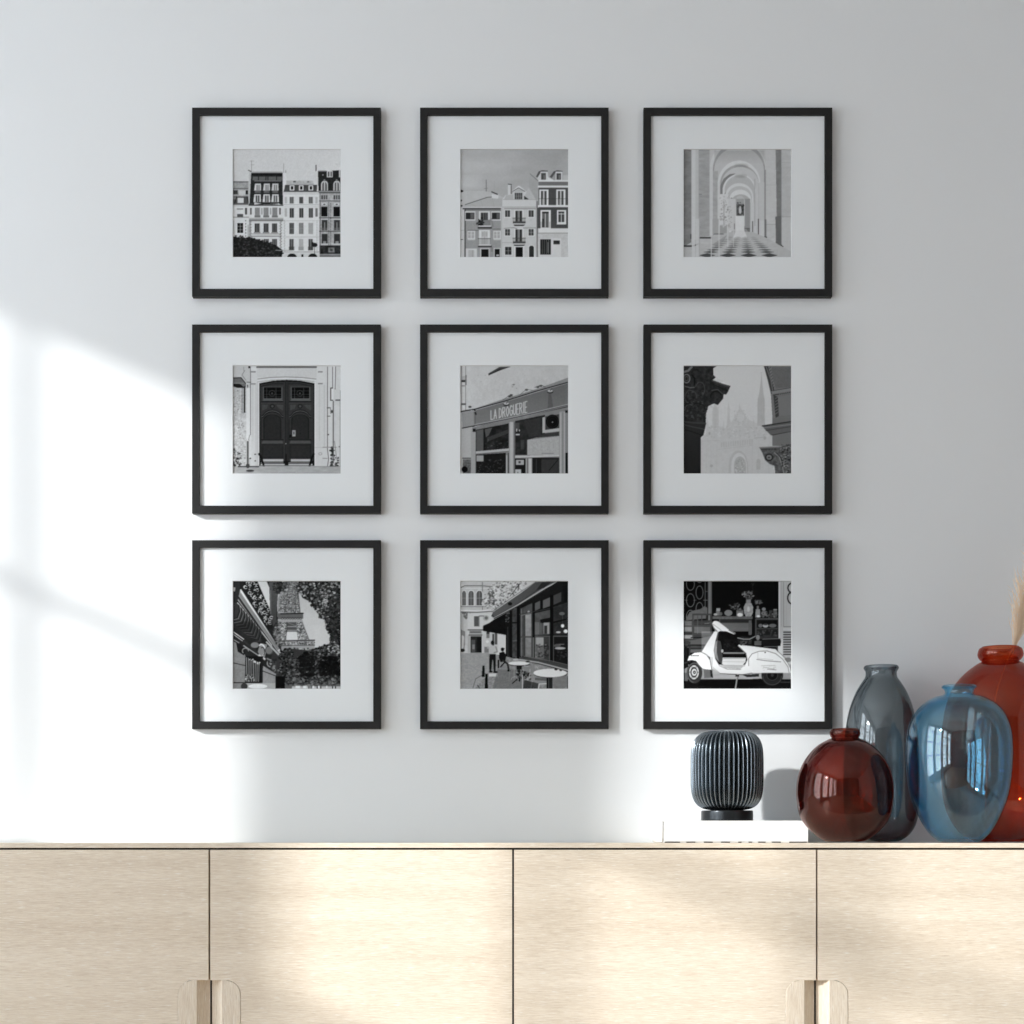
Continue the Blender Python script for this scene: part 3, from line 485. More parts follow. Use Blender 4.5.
def art_tower():
    c = Pic(192, 15)
    c.grad(ALL, 178, 205); c.tex(ALL, 9, 160, seed=1)
    # lattice tower
    c.poly([(515, 50), (605, 50), (630, 320), (700, 545), (460, 545), (440, 320), (500, 160)], 160)
    c.poly([(440, 200), (510, 50), (600, 50), (632, 318), (440, 318)], 140)
    def lattice(pts, n, sz, v):
        c.leaves(pts, n, sz, v, 2)
    lattice([(520, 50), (600, 50), (628, 318), (445, 318), (460, 200)], 750, 5, (40, 60, 80, 110, 185, 200))
    for k in range(7):
        y = 70 + k * 36; c.line([(505 - k * 9, y), (602 + k * 4, y)], 5, 70, .7)
    c.line([(540, 50), (500, 318)], 5, 70).line([(585, 50), (590, 318)], 5, 75)
    for k in range(14):
        y = 60 + k * 19; xl = 512 - k * 5; xr = 598 + k * 2.3
        c.line([(xl, y), (xr, y + 19)], 2.5, 90, .7).line([(xr, y), (xl, y + 19)], 2.5, 90, .7)
    c.line([(515, 50), (440, 318)], 4, 110); c.line([(603, 50), (630, 318)], 5, 85); c.line([(560, 50), (560, 318)], 4, 110)
    c.poly([(440, 325), (655, 320), (655, 372), (440, 375)], 92); c.line([(465, 330), (655, 326)], 9, 30)
    for k in range(8): c.ell(478 + 22 * k, 370, 8, 11, 40); c.ell(478 + 22 * k, 372, 4, 7, 165)
    c.rect(440, 385, 645, 400, 150)
    # second stage legs
    c.poly([(450, 400), (520, 400), (508, 550), (440, 550)], 120); c.poly([(590, 400), (645, 400), (702, 550), (608, 550)], 120)
    lattice([(450, 400), (518, 400), (506, 550), (450, 550)], 170, 5, (50, 80, 180, 200)); lattice([(592, 400), (643, 400), (700, 550), (610, 550)], 230, 5, (50, 80, 180, 200))
    c.line([(645, 400), (706, 550)], 4, 80); c.line([(590, 400), (608, 550)], 4, 80); c.line([(520, 400), (510, 550)], 4, 70)
    c.poly([(520, 402), (590, 402), (600, 480), (514, 480)], 75); c.rect(520, 435, 598, 442, 150); c.rect(518, 466, 600, 474, 140); c.line([(525, 405), (590, 430)], 5, 120); c.line([(516, 402), (516, 545)], 6, 60)
    c.poly([(516, 484), (602, 484), (610, 550), (510, 550)], 200)
    c.poly([(465, 555), (752, 550), (752, 640), (465, 640)], 140); c.line([(465, 560), (752, 553)], 8, 40); c.line([(465, 600), (752, 596)], 6, 60); lattice(R4(470, 568, 750, 592), 110, 5, (45, 80, 190)); c.rect(560, 600, 750, 650, 150); c.leaves(R4(575, 620, 700, 655), 60, 7, (50, 90, 180), 3)
    # foliage top right
    F = [(620, 50), (977, 50), (977, 600), (890, 560), (885, 470), (850, 460), (835, 380), (790, 360), (775, 300), (740, 280), (720, 230), (650, 195), (620, 150), (600, 90)]
    c.poly(F, 50); c.leaves(F, 1500, 10, (18, 28, 40, 52, 70, 95, 150, 30, 24, 185), 14); c.leaves([(820, 300), (977, 250), (977, 600), (890, 540)], 400, 10, (22, 30, 45, 60), 8)
    # building left
    c.poly([(57, 50), (470, 50), (510, 110), (430, 170), (440, 380), (480, 720), (420, 969), (57, 969)], 36)
    c.poly([(265, 55), (350, 55), (380, 130), (372, 290), (330, 200)], 200); c.line([(348, 55), (380, 130), (372, 180)], 5, 40); c.line([(262, 55), (380, 330)], 10, 22)
    c.grad([(365, 60), (430, 50), (440, 170), (425, 400), (400, 440), (375, 330)], 80, 60); c.leaves([(400, 60), (515, 60), (500, 120), (430, 170), (405, 130)], 160, 9, (30, 45, 60, 90), 6); c.rect(372, 130, 384, 330, 110, .6)
    # ironwork balcony
    c.poly([(90, 60), (262, 60), (400, 440), (350, 470), (130, 130)], 30)
    for k in range(46):
        t = c.r.random(); u = c.r.random(); x = 130 + 230 * t + (u * 120 - 0) * (1 - t * .6); y = 90 + 350 * t - u * 60
        c.arc(x, y, 13, 11, c.r.uniform(0, 90), c.r.uniform(200, 340), 5, c.r.choice((150, 185, 205)))
    c.leaves([(160, 70), (250, 60), (390, 430), (330, 400)], 120, 6, (170, 200, 20, 25), 3)
    # main stone ledge
    c.poly([(120, 130), (135, 130), (470, 660), (475, 710), (100, 215)], 150)
    c.line([(125, 130), (465, 660)], 16, 205); c.line([(118, 165), (440, 625)], 22, 120); c.line([(105, 190), (440, 670)], 18, 40); c.line([(98, 238), (300, 480), (460, 690)], 10, 175)
    c.poly([(57, 60), (115, 60), (120, 130), (95, 230), (57, 180)], 40); c.poly([(60, 100), (80, 110), (75, 140), (62, 140)], 180)
    c.poly([(57, 230), (100, 245), (290, 470), (300, 570), (220, 570), (57, 480)], 48)
    for k in range(9):
        x = 95 + 22 * k; y = 290 + 24 * k
        c.line([(x + 22, y - 30), (x + 30, y + 20), (x + 10, y + 80), (x - 50, y + 96 - 4 * k)], 5, 120 - 7 * k); c.line([(x + 14, y - 34), (x + 20, y + 18), (x, y + 74), (x - 54, y + 88 - 4 * k)], 6, 24)
    c.ell(150, 440, 80, 45, 24, .6, .8); c.poly([(57, 440), (130, 480), (260, 560), (240, 580), (57, 500)], 30, .6)
    c.line([(57, 480), (150, 545)], 8, 190); c.line([(57, 500), (140, 560)], 5, 200); c.line([(57, 545), (110, 575)], 6, 150); c.line([(150, 600), (330, 720)], 8, 160); c.line([(150, 560), (300, 690)], 16, 45); c.ell(245, 595, 35, 24, 120)
    c.poly([(57, 560), (130, 600), (165, 690), (160, 969), (57, 969)], 120); c.tex(R4(57, 560, 165, 969), 10, 14, seed=7); c.line([(57, 745), (160, 768)], 6, 30); c.rect(57, 910, 160, 918, 40)
    c.poly([(85, 575), (130, 590), (165, 660), (150, 682), (100, 650)], 28); c.arc(165, 645, 26, 24, 0, 220, 8, 130)
    # scroll corbels
    c.poly([(290, 580), (350, 590), (330, 700), (290, 690), (270, 650)], 130); c.arc(300, 640, 30, 50, -60, 120, 12, 210); c.arc(310, 650, 18, 36, -60, 120, 7, 40); c.line([(280, 680), (330, 712)], 12, 205)
    c.ell(370, 640, 40, 36, 70); c.ell(365, 640, 28, 30, 110); c.poly([(390, 590), (460, 680), (460, 700), (380, 720), (400, 650)], 50); c.line([(345, 570), (460, 690)], 14, 170)
    c.line([(350, 710), (440, 760)], 14, 120); c.arc(380, 750, 30, 30, 90, 300, 9, 150); c.poly([(350, 720), (445, 735), (440, 860), (400, 830)], 60); c.leaves([(350, 720), (440, 740), (430, 850), (380, 780)], 30, 8, (30, 110, 150), 3)
    # grille window
    c.rect(165, 690, 315, 915, 20); 
    for k in range(8): c.line([(175 + 15 * k, 700 + 6 * k), (172 + 15 * k, 905)], 5, 165)
    c.leaves([(190, 700), (290, 745), (285, 765), (200, 730)], 22, 7, (190, 205), 2); c.leaves(R4(165, 845, 245, 905), 40, 6, (160, 180, 40), 2)
    c.poly([(315, 770), (425, 840), (425, 969), (300, 969), (310, 830)], 138); c.tex(R4(315, 780, 425, 969), 10, 14, seed=8); c.line([(312, 815), (425, 858)], 6, 30); c.rect(295, 700, 312, 915, 30)
    c.rect(160, 918, 420, 969, 160); c.ell(155, 945, 28, 28, 50); c.ell(270, 945, 80, 20, 215)
    # trees below
    c.poly([(430, 700), (500, 620), (700, 640), (820, 600), (900, 580), (977, 620), (977, 940), (420, 940)], 52)
    c.leaves([(400, 480), (440, 360), (460, 450), (470, 600), (430, 620)], 160, 9, (50, 80, 110, 140), 6)
    c.leaves([(460, 620), (560, 630), (570, 720), (740, 630), (820, 600), (900, 575), (977, 600), (977, 920), (440, 920)], 1700, 9, (12, 20, 30, 42, 60, 85, 120, 18), 8)
    c.leaves([(790, 720), (880, 690), (960, 700), (970, 850), (800, 850)], 260, 12, (10, 16, 28), 6); c.leaves([(620, 700), (690, 650), (750, 700), (750, 850), (640, 860)], 260, 11, (12, 18, 32), 6); c.leaves(R4(860, 600, 977, 680), 70, 6, (170, 200, 120), 6)
    c.rect(420, 860, 500, 969, 14); c.line([(885, 780), (885, 930)], 7, 20)
    c.rect(500, 925, 977, 969, 90); c.leaves(R4(500, 880, 977, 935), 200, 9, (60, 90, 120, 45), 6); c.rect(560, 945, 977, 969, 175)
    for x, w in ((590, 40), (655, 30), (735, 14), (780, 14), (850, 10)): c.rect(x, 940, x + w, 962, 215)
    for x in (700, 718, 770, 800, 900, 925): c.rect(x, 945, x + 8, 969, 30)
    c.tex(ALL, 7, 8, seed=30)
    return c.out()

def art_cafe():
    c = Pic(185, 17)
    c.tex(ALL, 8, 80, seed=1)
    c.rect(57, 50, 330, 660, 178); c.tex(R4(57, 50, 330, 660), 9, 20, seed=2)
    c.line([(57, 110), (95, 92), (245, 92), (330, 100)], 6, 80); c.rect(57, 112, 330, 118, 200); c.rect(242, 60, 250, 300, 120)
    for x, h in ((90, 16), (150, 22), (220, 24), (325, 26)):
        c.arch(x, 160, h + 6, 34, 262, 205); c.arch(x, 162, h, 28, 258, 82); c.rect(x - 2, 135, x + 2, 258, 140); c.rect(x - h, 195, x + h, 199, 140)
    c.rect(57, 265, 330, 272, 120); c.line([(57, 300), (200, 305), (330, 298)], 10, 205); c.line([(65, 315), (200, 318), (330, 308)], 7, 85)
    c.poly([(68, 318), (150, 322), (125, 350), (110, 380), (85, 355)], 95); c.leaves([(75, 322), (150, 322), (110, 380)], 20, 7, (60, 130, 180), 2)
    c.rect(57, 330, 85, 660, 165); c.rect(120, 325, 330, 660, 190); c.rect(175, 350, 215, 436, 80); c.rect(168, 342, 222, 350, 200); c.rect(215, 350, 222, 440, 130)
    c.ell(275, 365, 26, 24, 160); c.ell(278, 365, 14, 14, 100); c.rect(215, 345, 260, 352, 90)
    c.rect(120, 462, 250, 470, 60); c.rect(132, 472, 242, 502, 150); c.rect(140, 478, 234, 492, 95); c.rect(128, 505, 245, 515, 70)
    c.rect(145, 520, 240, 660, 40); c.rect(152, 550, 185, 655, 75); c.rect(160, 590, 180, 630, 120); c.rect(200, 530, 235, 655, 22); c.rect(120, 515, 142, 660, 160)
    c.poly([(57, 460), (100, 480), (95, 640), (57, 650)], 120); c.poly([(70, 510), (92, 520), (85, 620), (70, 630)], 185); c.ell(75, 640, 22, 14, 40)
    c.rect(262, 610, 300, 660, 55); c.rect(280, 480, 306, 536, 50); c.rect(250, 500, 380, 660, 175, .5); c.ell(288, 565, 14, 12, 205); c.rect(285, 612, 305, 625, 160)
    c.rect(330, 500, 345, 600, 60); c.rect(350, 480, 372, 590, 80); c.rect(375, 505, 445, 700, 195)
    # tree
    c.leaves([(250, 180), (330, 90), (380, 60), (640, 50), (520, 170), (420, 250), (330, 300), (250, 250)], 520, 8, (70, 90, 120, 150, 180, 200, 205), 10); c.line([(480, 180), (560, 80)], 5, 50); c.line([(548, 130), (552, 80)], 7, 30)
    # awning
    c.poly([(330, 330), (460, 235), (700, 60), (870, 55), (760, 120), (545, 255), (345, 365), (320, 350)], 62)
    c.grad([(330, 320), (700, 65), (755, 60), (750, 95), (540, 245), (345, 355)], 88, 70, 'x'); c.line([(330, 312), (490, 195), (700, 58)], 6, 115); c.ell(480, 245, 18, 14, 20)
    c.line([(345, 362), (545, 252), (760, 115), (880, 55)], 6, 150); c.line([(345, 370), (560, 256), (780, 120), (900, 55)], 6, 20); c.poly([(755, 58), (830, 58), (770, 110), (700, 130)], 40)
    c.poly([(350, 375), (560, 260), (780, 125), (890, 50), (977, 50), (977, 969), (445, 760), (445, 510), (250, 475), (252, 430), (300, 410)], 26)
    c.poly([(252, 432), (330, 395), (440, 330), (445, 505), (252, 472)], 18); c.tex(R4(252, 330, 445, 505), 6, 20, seed=4)
    # facade windows
    c.rect(448, 330, 470, 700, 22); c.leaves(R4(445, 320, 475, 410), 25, 6, (90, 130, 40), 3); c.rect(458, 440, 464, 690, 60)
    c.poly([(500, 300), (538, 275), (538, 705), (500, 700)], 62); c.tex(R4(500, 280, 538, 700), 20, 24, seed=5); c.rect(500, 400, 538, 412, 20); c.rect(500, 555, 538, 562, 90)
    c.rect(540, 270, 556, 710, 10)
    c.poly([(568, 285), (665, 240), (665, 700), (568, 690)], 74); c.grad([(610, 340), (660, 330), (660, 700), (610, 690)], 150, 110); c.tex(R4(568, 250, 665, 700), 16, 22, seed=6); c.rect(575, 290, 580, 700, 120); c.rect(592, 335, 610, 690, 60); c.ell(638, 315, 10, 12, 165); c.line([(575, 345), (665, 320)], 6, 110)
    c.rect(568, 520, 665, 532, 70)
    c.rect(668, 235, 690, 720, 18); c.rect(666, 240, 670, 700, 70)
    c.poly([(692, 240), (735, 218), (735, 285), (692, 305)], 88); c.poly([(760, 215), (818, 190), (818, 265), (760, 285)], 92); c.rect(738, 210, 756, 290, 14)
    c.poly([(690, 325), (820, 295), (820, 505), (690, 512)], 78); c.tex(R4(690, 300, 820, 505), 14, 40, seed=7); c.poly([(735, 380), (820, 362), (820, 400), (740, 410)], 22); c.rect(765, 405, 812, 500, 150); c.rect(770, 430, 795, 500, 50); c.rect(690, 400, 730, 505, 120, .6); c.rect(735, 405, 748, 505, 90)
    c.line([(560, 335), (690, 310), (820, 285), (977, 235)], 7, 55)
    c.rect(690, 515, 977, 524, 92); c.rect(690, 524, 820, 720, 60); c.rect(700, 530, 765, 600, 150); c.rect(700, 600, 770, 710, 95); c.rect(770, 570, 805, 705, 55); c.leaves(R4(700, 590, 805, 700), 60, 8, (40, 80, 130, 30), 4); c.rect(672, 530, 682, 715, 110); c.rect(690, 530, 697, 720, 120)
    c.rect(820, 170, 845, 745, 14); c.rect(812, 520, 818, 740, 90); c.rect(845, 525, 852, 740, 80)
    c.poly([(848, 175), (915, 145), (915, 225), (848, 255)], 66); c.poly([(922, 100), (977, 80), (977, 220), (940, 230)], 20)
    c.poly([(848, 280), (977, 240), (977, 505), (848, 505)], 44); c.tex(R4(848, 245, 977, 505), 14, 30, seed=8); c.ell(926, 432, 14, 15, 235); c.ell(952, 478, 18, 16, 225); c.ell(890, 486, 20, 8, 180); c.ell(920, 328, 24, 14, 95); c.line([(925, 340), (926, 420)], 3, 90); c.poly([(848, 395), (960, 370), (960, 380), (848, 410)], 18)
    c.rect(855, 528, 977, 740, 26); c.ell(905, 622, 46, 10, 165); c.rect(870, 585, 940, 592, 110); c.leaves(R4(860, 640, 970, 720), 40, 10, (14, 20, 50, 60), 4); c.ell(880, 600, 30, 14, 80)
    # sill
    c.poly([(560, 695), (690, 705), (977, 770), (977, 815), (760, 760), (560, 720)], 62); c.line([(560, 718), (720, 742), (900, 790), (977, 810)], 12, 160); c.line([(600, 690), (830, 730), (977, 765)], 6, 100)
    c.rect(480, 300, 492, 710, 14)
    # paving
    c.poly([(57, 662), (300, 662), (440, 690), (560, 720), (760, 765), (977, 825), (977, 969), (57, 969)], 128)
    c.tex([(57, 662), (440, 670), (977, 830), (977, 969), (57, 969)], 30, 12, 8, seed=9, octaves=3)
    c.poly([(57, 662), (300, 662), (300, 830), (180, 969), (57, 969)], 160, .5); c.line([(270, 835), (190, 880), (165, 960)], 5, 85); c.line([(205, 935), (225, 966)], 6, 50); c.rect(300, 835, 375, 862, 190); c.poly([(375, 800), (560, 800), (700, 969), (330, 969)], 95, .6)
    # bollards
    c.poly([(246, 770), (264, 770), (266, 865), (240, 865)], 20); c.poly([(270, 840), (290, 838), (293, 969), (265, 969)], 14); c.rect(375, 720, 388, 790, 20)
    # standing figure
    c.ell(332, 575, 15, 19, 24); c.poly([(312, 600), (355, 598), (372, 625), (365, 670), (305, 672), (302, 630)], 175); c.line([(360, 610), (372, 650), (345, 660)], 11, 130)
    c.poly([(308, 672), (358, 672), (360, 740), (356, 815), (342, 815), (336, 720), (330, 720), (320, 815), (305, 815), (304, 720)], 22); c.ell(318, 820, 15, 7, 16); c.ell(356, 824, 19, 8, 16)
    # seated figure
    c.ell(416, 632, 14, 16, 16); c.rect(402, 622, 434, 628, 14); c.ell(430, 655, 7, 10, 180); c.poly([(390, 660), (425, 650), (450, 680), (440, 730), (400, 740), (385, 700)], 20); c.line([(420, 725), (460, 755), (470, 810)], 16, 40); c.line([(440, 735), (400, 780)], 10, 24); c.line([(455, 680), (450, 650)], 8, 20)
    c.ell(470, 812, 14, 8, 14)
    # tables and chairs
    for cx, cy, rx, ry in ((555, 750, 90, 17), (820, 832, 142, 36)):
        c.ell(cx + 4, cy + 8, rx, ry, 60); c.ell(cx, cy, rx, ry, 208)
    c.ell(530, 718, 26, 10, 170)
    c.rect(535, 768, 580, 800, 18); c.line([(560, 790), (560, 900)], 12, 30); c.line([(515, 770), (515, 880)], 4, 150); c.line([(480, 780), (470, 900)], 4, 130)
    c.leaves(R4(540, 800, 650, 890), 90, 10, (20, 40, 30, 110, 150), 5); c.line([(545, 880), (500, 920)], 8, 30); c.line([(600, 770), (700, 790)], 5, 170); c.poly([(590, 775), (690, 780), (680, 830), (600, 815)], 125)
    c.arc(520, 890, 30, 26, 0, 180, 5, 150); c.line([(585, 850), (585, 965)], 7, 185); c.line([(650, 800), (645, 880)], 5, 170); c.line([(700, 770), (720, 800)], 4, 180)
    c.poly([(655, 885), (800, 895), (800, 915), (740, 920), (660, 905)], 130); c.line([(668, 905), (655, 969)], 7, 180); c.line([(720, 969), (728, 925), (790, 922)], 7, 200); c.poly([(690, 870), (790, 878), (800, 900), (690, 892)], 90)
    c.poly([(600, 890), (720, 920), (715, 969), (590, 969)], 34, .7)
    c.rect(790, 872, 840, 969, 22); c.rect(806, 875, 812, 969, 90); c.rect(825, 875, 830, 969, 70); c.poly([(842, 868), (960, 855), (970, 930), (930, 965), (850, 965)], 115); c.tex(R4(842, 860, 970, 965), 10, 20, seed=12)
    c.rect(965, 860, 977, 969, 60); c.ell(870, 800, 14, 10, 40); c.ell(910, 808, 12, 8, 60); c.ell(630, 735, 18, 8, 50)
    c.tex(ALL, 5, 9, seed=30)
    return c.out()

def art_scooter():
    c = Pic(14, 19)
    # trellis left
    c.rect(57, 50, 268, 330, 12)
    for cx in (118, 195):
        for k, cy in enumerate((75, 215, 355)):
            cyy = cy if cx == 118 else cy - 68 + 70 * (k == 9)
            c.arc(cx, cyy if cx == 118 else cy + 2 - 68, 34 if cx == 118 else 30, 56, 0, 360, 5, 120)
    c.line([(57, 215), (95, 215)], 4, 110); c.line([(145, 215), (168, 215)], 4, 110); c.rect(240, 60, 246, 290, 100); c.rect(225, 212, 266, 217, 110); c.rect(240, 138, 266, 143, 90)
    c.rect(266, 50, 300, 390, 112); c.rect(290, 50, 300, 390, 90); c.rect(266, 50, 272, 390, 80)
    c.poly([(80, 370), (110, 315), (150, 300), (200, 290), (240, 262), (262, 280), (262, 330), (250, 370), (80, 385)], 92); c.tex(R4(80, 260, 262, 385), 9, 30, seed=2)
    c.rect(57, 385, 290, 620, 55); c.rect(57, 392, 130, 430, 95); c.rect(57, 440, 130, 480, 120); c.rect(57, 490, 290, 500, 40); c.rect(57, 510, 140, 540, 130); c.rect(120, 528, 222, 535, 20); c.tex(R4(57, 385, 290, 620), 14, 50, 12, seed=3)
    # chair
    c.rect(133, 330, 145, 530, 62); c.rect(284, 330, 300, 520, 58); c.rect(135, 328, 300, 342, 60); c.rect(133, 425, 290, 436, 66); c.rect(175, 340, 183, 500, 75); c.rect(210, 340, 218, 500, 62); c.rect(250, 340, 256, 430, 50); c.rect(133, 498, 290, 508, 62)
    c.rect(150, 440, 285, 495, 130, .5); c.poly([(105, 560), (290, 520), (290, 590), (105, 590)], 78); c.rect(100, 590, 240, 600, 20); c.rect(105, 565, 118, 740, 50); c.rect(118, 615, 240, 625, 50); c.rect(57, 600, 120, 606, 24); c.rect(118, 630, 235, 660, 85)
    c.rect(57, 610, 90, 740, 22); c.rect(57, 740, 100, 775, 60)
    # cabinet behind
    c.rect(305, 350, 645, 375, 92); c.tex(R4(305, 350, 645, 375), 16, 14, seed=4); c.rect(360, 378, 640, 500, 78); c.rect(370, 380, 640, 405, 40); c.rect(380, 410, 610, 475, 95); c.rect(612, 385, 636, 510, 85); c.tex(R4(380, 410, 636, 475), 8, 60, 8, seed=5); c.rect(350, 480, 610, 512, 10)
    c.rect(672, 370, 865, 545, 45); c.rect(666, 370, 680, 520, 70); c.rect(672, 366, 862, 378, 80); c.rect(680, 385, 855, 448, 22); c.rect(680, 450, 858, 460, 62); c.rect(680, 462, 855, 520, 34); c.leaves(R4(690, 470, 850, 515), 40, 9, (30, 60, 80), 3)
    for x, rx in ((712, 18), (755, 24), (815, 32)): c.ell(x, 430, rx, 16, 100 if x != 755 else 165)
    c.ell(755, 420, 20, 8, 60); c.rect(740, 510, 800, 530, 50)
    # objects on cabinet
    c.ell(440, 322, 34, 26, 118); c.rect(335, 300, 368, 345, 110); c.rect(338, 282, 370, 305, 150); c.ell(330, 335, 16, 10, 165); c.ell(375, 330, 14, 16, 90); c.rect(508, 300, 566, 350, 110); c.ell(538, 338, 24, 16, 205); c.ell(535, 298, 26, 10, 80)
    c.leaves([(440, 250), (520, 235), (560, 290), (480, 300)], 50, 7, (40, 60, 85, 110), 5); c.line([(450, 255), (500, 290)], 5, 110)
    c.poly([(585, 240), (635, 240), (650, 270), (648, 320), (632, 352), (588, 352), (572, 320), (570, 270)], 150); c.tex(R4(570, 240, 650, 352), 24, 14, seed=6); c.rect(590, 205, 630, 242, 130); c.ell(610, 290, 12, 24, 185)
    c.leaves([(555, 150), (600, 140), (640, 130), (655, 180), (620, 215), (575, 195)], 90, 8, (70, 100, 130, 50), 5); c.leaves(R4(635, 65, 665, 90), 12, 6, (40, 60), 3); c.line([(640, 90), (650, 130)], 4, 40)
    c.leaves(R4(668, 215, 725, 248), 40, 8, (70, 95, 120), 3); c.rect(680, 262, 698, 290, 110); c.poly([(672, 290), (708, 290), (712, 360), (668, 360)], 140); c.ell(694, 350, 14, 10, 210)
    c.ell(740, 290, 17, 14, 130); c.ell(745, 325, 28, 24, 90); c.rect(728, 312, 768, 340, 110); c.rect(785, 300, 815, 362, 62); c.rect(820, 292, 852, 360, 85); c.rect(822, 290, 852, 298, 150); c.leaves(R4(720, 320, 860, 362), 60, 7, (40, 90, 120, 60), 3)
    # right door and shutter
    c.rect(866, 50, 977, 760, 172); c.rect(866, 50, 874, 760, 200); c.rect(888, 50, 894, 440, 150); c.rect(905, 60, 911, 440, 130); c.rect(930, 65, 934, 430, 160); c.rect(908, 436, 977, 442, 110); c.rect(905, 450, 977, 470, 185)
    c.arc(985, 110, 40, 42, 90, 270, 11, 28); c.arc(985, 195, 42, 52, 90, 270, 11, 28); c.ell(968, 150, 12, 8, 25)
    for k in range(10): c.rect(905, 480 + 21 * k, 977, 491 + 21 * k, 62)
    c.rect(860, 545, 900, 690, 195); c.tex(R4(866, 690, 977, 760), 20, 20, seed=8); c.ell(945, 720, 30, 20, 110)
    # kerb and road
    c.rect(57, 760, 977, 890, 128); c.tex(R4(57, 760, 977, 890), 14, 60, 14, seed=9); c.rect(57, 885, 977, 969, 16); c.tex(R4(57, 885, 977, 969), 6, 40, 10, seed=10); c.poly([(57, 760), (100, 740), (100, 780), (57, 800)], 20); c.rect(300, 840, 760, 880, 150, .5); c.rect(880, 905, 977, 915, 70, .5)
    c.rect(57, 830, 95, 900, 90)
    # body opening dark
    c.poly([(330, 490), (500, 490), (530, 600), (600, 660), (600, 700), (390, 700), (300, 740), (320, 560)], 14)
    c.rect(400, 545, 560, 650, 20); c.leaves(R4(400, 560, 540, 645), 40, 10, (12, 26, 34), 4); c.poly([(395, 656), (575, 656), (580, 668), (395, 668)], 125)
    # front wheel
    c.ell(152, 830, 66, 90, 46, 1, .04); c.arc(152, 830, 60, 82, 40, 260, 6, 90); c.ell(148, 826, 46, 66, 22); c.ell(148, 826, 42, 60, 185); c.ell(148, 826, 30, 46, 50); c.ell(150, 826, 22, 30, 190); c.ell(152, 826, 12, 15, 40)
    for k in range(6): c.ell(148 + 36 * math.cos(k * 1.05), 826 + 52 * math.sin(k * 1.05), 5, 8, 130)
    c.ell(152, 826, 5, 6, 170)
    c.poly([(230, 800), (300, 800), (310, 870), (235, 875)], 88); c.poly([(285, 800), (305, 810), (308, 875), (290, 860)], 20)
    # rear wheel
    c.ell(812, 850, 92, 88, 30, 1, .04); c.arc(812, 860, 78, 72, 180, 360, 6, 58); c.ell(812, 850, 50, 48, 14); c.arc(812, 850, 46, 44, 0, 360, 5, 60); c.ell(812, 850, 14, 14, 44)
    # shadow under
    c.poly([(200, 900), (720, 880), (760, 940), (480, 960), (180, 940)], 8)
    # legshield, floor, body
    c.poly([(318, 480), (352, 480), (330, 560), (322, 620), (330, 700), (360, 760), (420, 792), (540, 800), (575, 770), (600, 720), (585, 660), (520, 600), (525, 592), (620, 602), (840, 630), (870, 660), (960, 770), (975, 830), (640, 830), (560, 845), (420, 838), (370, 835), (300, 790), (285, 700), (240, 665), (212, 655), (250, 590)], 208)
    c.tex([(212, 480), (975, 590), (975, 845), (212, 845)], 4, 60, seed=12)
    c.poly([(330, 570), (340, 560), (360, 740), (330, 700), (318, 640)], 120); c.poly([(340, 555), (372, 560), (385, 620), (392, 700), (385, 755), (360, 740), (342, 660)], 58); c.ell(388, 645, 10, 14, 160); c.line([(330, 570), (318, 640), (330, 710), (362, 765)], 5, 60)
    c.poly([(392, 702), (590, 700), (585, 740), (560, 765), (400, 762), (385, 755)], 186); c.line([(400, 708), (590, 706)], 5, 110); c.line([(395, 735), (580, 738)], 4, 150); c.line([(380, 765), (560, 770)], 5, 90)
    c.line([(362, 770), (430, 800), (545, 802)], 5, 60); c.line([(300, 700), (302, 780), (370, 835)], 4, 95); c.line([(370, 836), (560, 846), (640, 832)], 6, 30); c.tex([(360, 770), (560, 775), (560, 800), (420, 800)], 16, 20, seed=13)
    c.poly([(560, 848), (700, 838), (700, 862), (600, 868)], 34); c.line([(520, 600), (590, 665), (600, 720), (575, 775)], 5, 110)
    # handlebar and headlamp
    c.poly([(298, 408), (320, 390), (350, 392), (400, 430), (440, 462), (500, 492), (490, 505), (420, 478), (370, 475), (345, 490), (330, 478), (310, 440)], 212)
    c.line([(298, 412), (315, 450), (345, 480)], 7, 70); c.line([(310, 418), (380, 470)], 4, 130); c.line([(445, 468), (500, 500)], 8, 90); c.line([(240, 412), (300, 408)], 5, 120); c.line([(370, 478), (420, 485), (480, 505)], 4, 20); c.ell(290, 405, 18, 7, 70)
    # front fender
    c.poly([(92, 728), (105, 690), (150, 662), (212, 655), (255, 680), (282, 720), (298, 805), (250, 800), (215, 792), (190, 765), (165, 730), (130, 722)], 216)
    c.line([(212, 655), (255, 678), (285, 722), (298, 800)], 6, 70); c.line([(92, 730), (130, 724), (165, 732), (192, 768), (218, 795)], 5, 60)
    for k in range(7): c.rect(122 + k * 10, 680 + (k % 2) * 2, 129 + k * 10, 689, 50)
    c.grad([(212, 480), (360, 480), (330, 700), (300, 790), (212, 660)], 208, 190, 'x', .25)
    c.grad([(300, 760), (640, 760), (640, 845), (300, 838)], 205, 150, 'y', .45)
    # side cowl
    pts = [(612, 770), (612, 710), (640, 670), (700, 648), (770, 646), (840, 668), (900, 715), (945, 780), (955, 828), (650, 826), (625, 805)]
    c.poly(pts, 214); c.line(pts[:9], 5, 55); c.tex(pts, 4, 40, seed=14); c.rect(688, 655, 692, 708, 120); c.grad(pts, 214, 176, 'y', .6); c.leaves(R4(700, 765, 860, 812), 26, 4, (140, 165, 180), 3); c.line([(680, 716), (760, 728), (885, 738)], 4, 55); c.line([(690, 706), (820, 720)], 3, 150)
    c.line([(720, 770), (835, 768)], 3, 120); c.line([(735, 782), (830, 800)], 4, 130); c.line([(770, 800), (845, 806)], 4, 90); c.ell(752, 658, 7, 5, 70); c.line([(860, 650), (920, 700), (965, 790), (972, 830)], 4, 90)
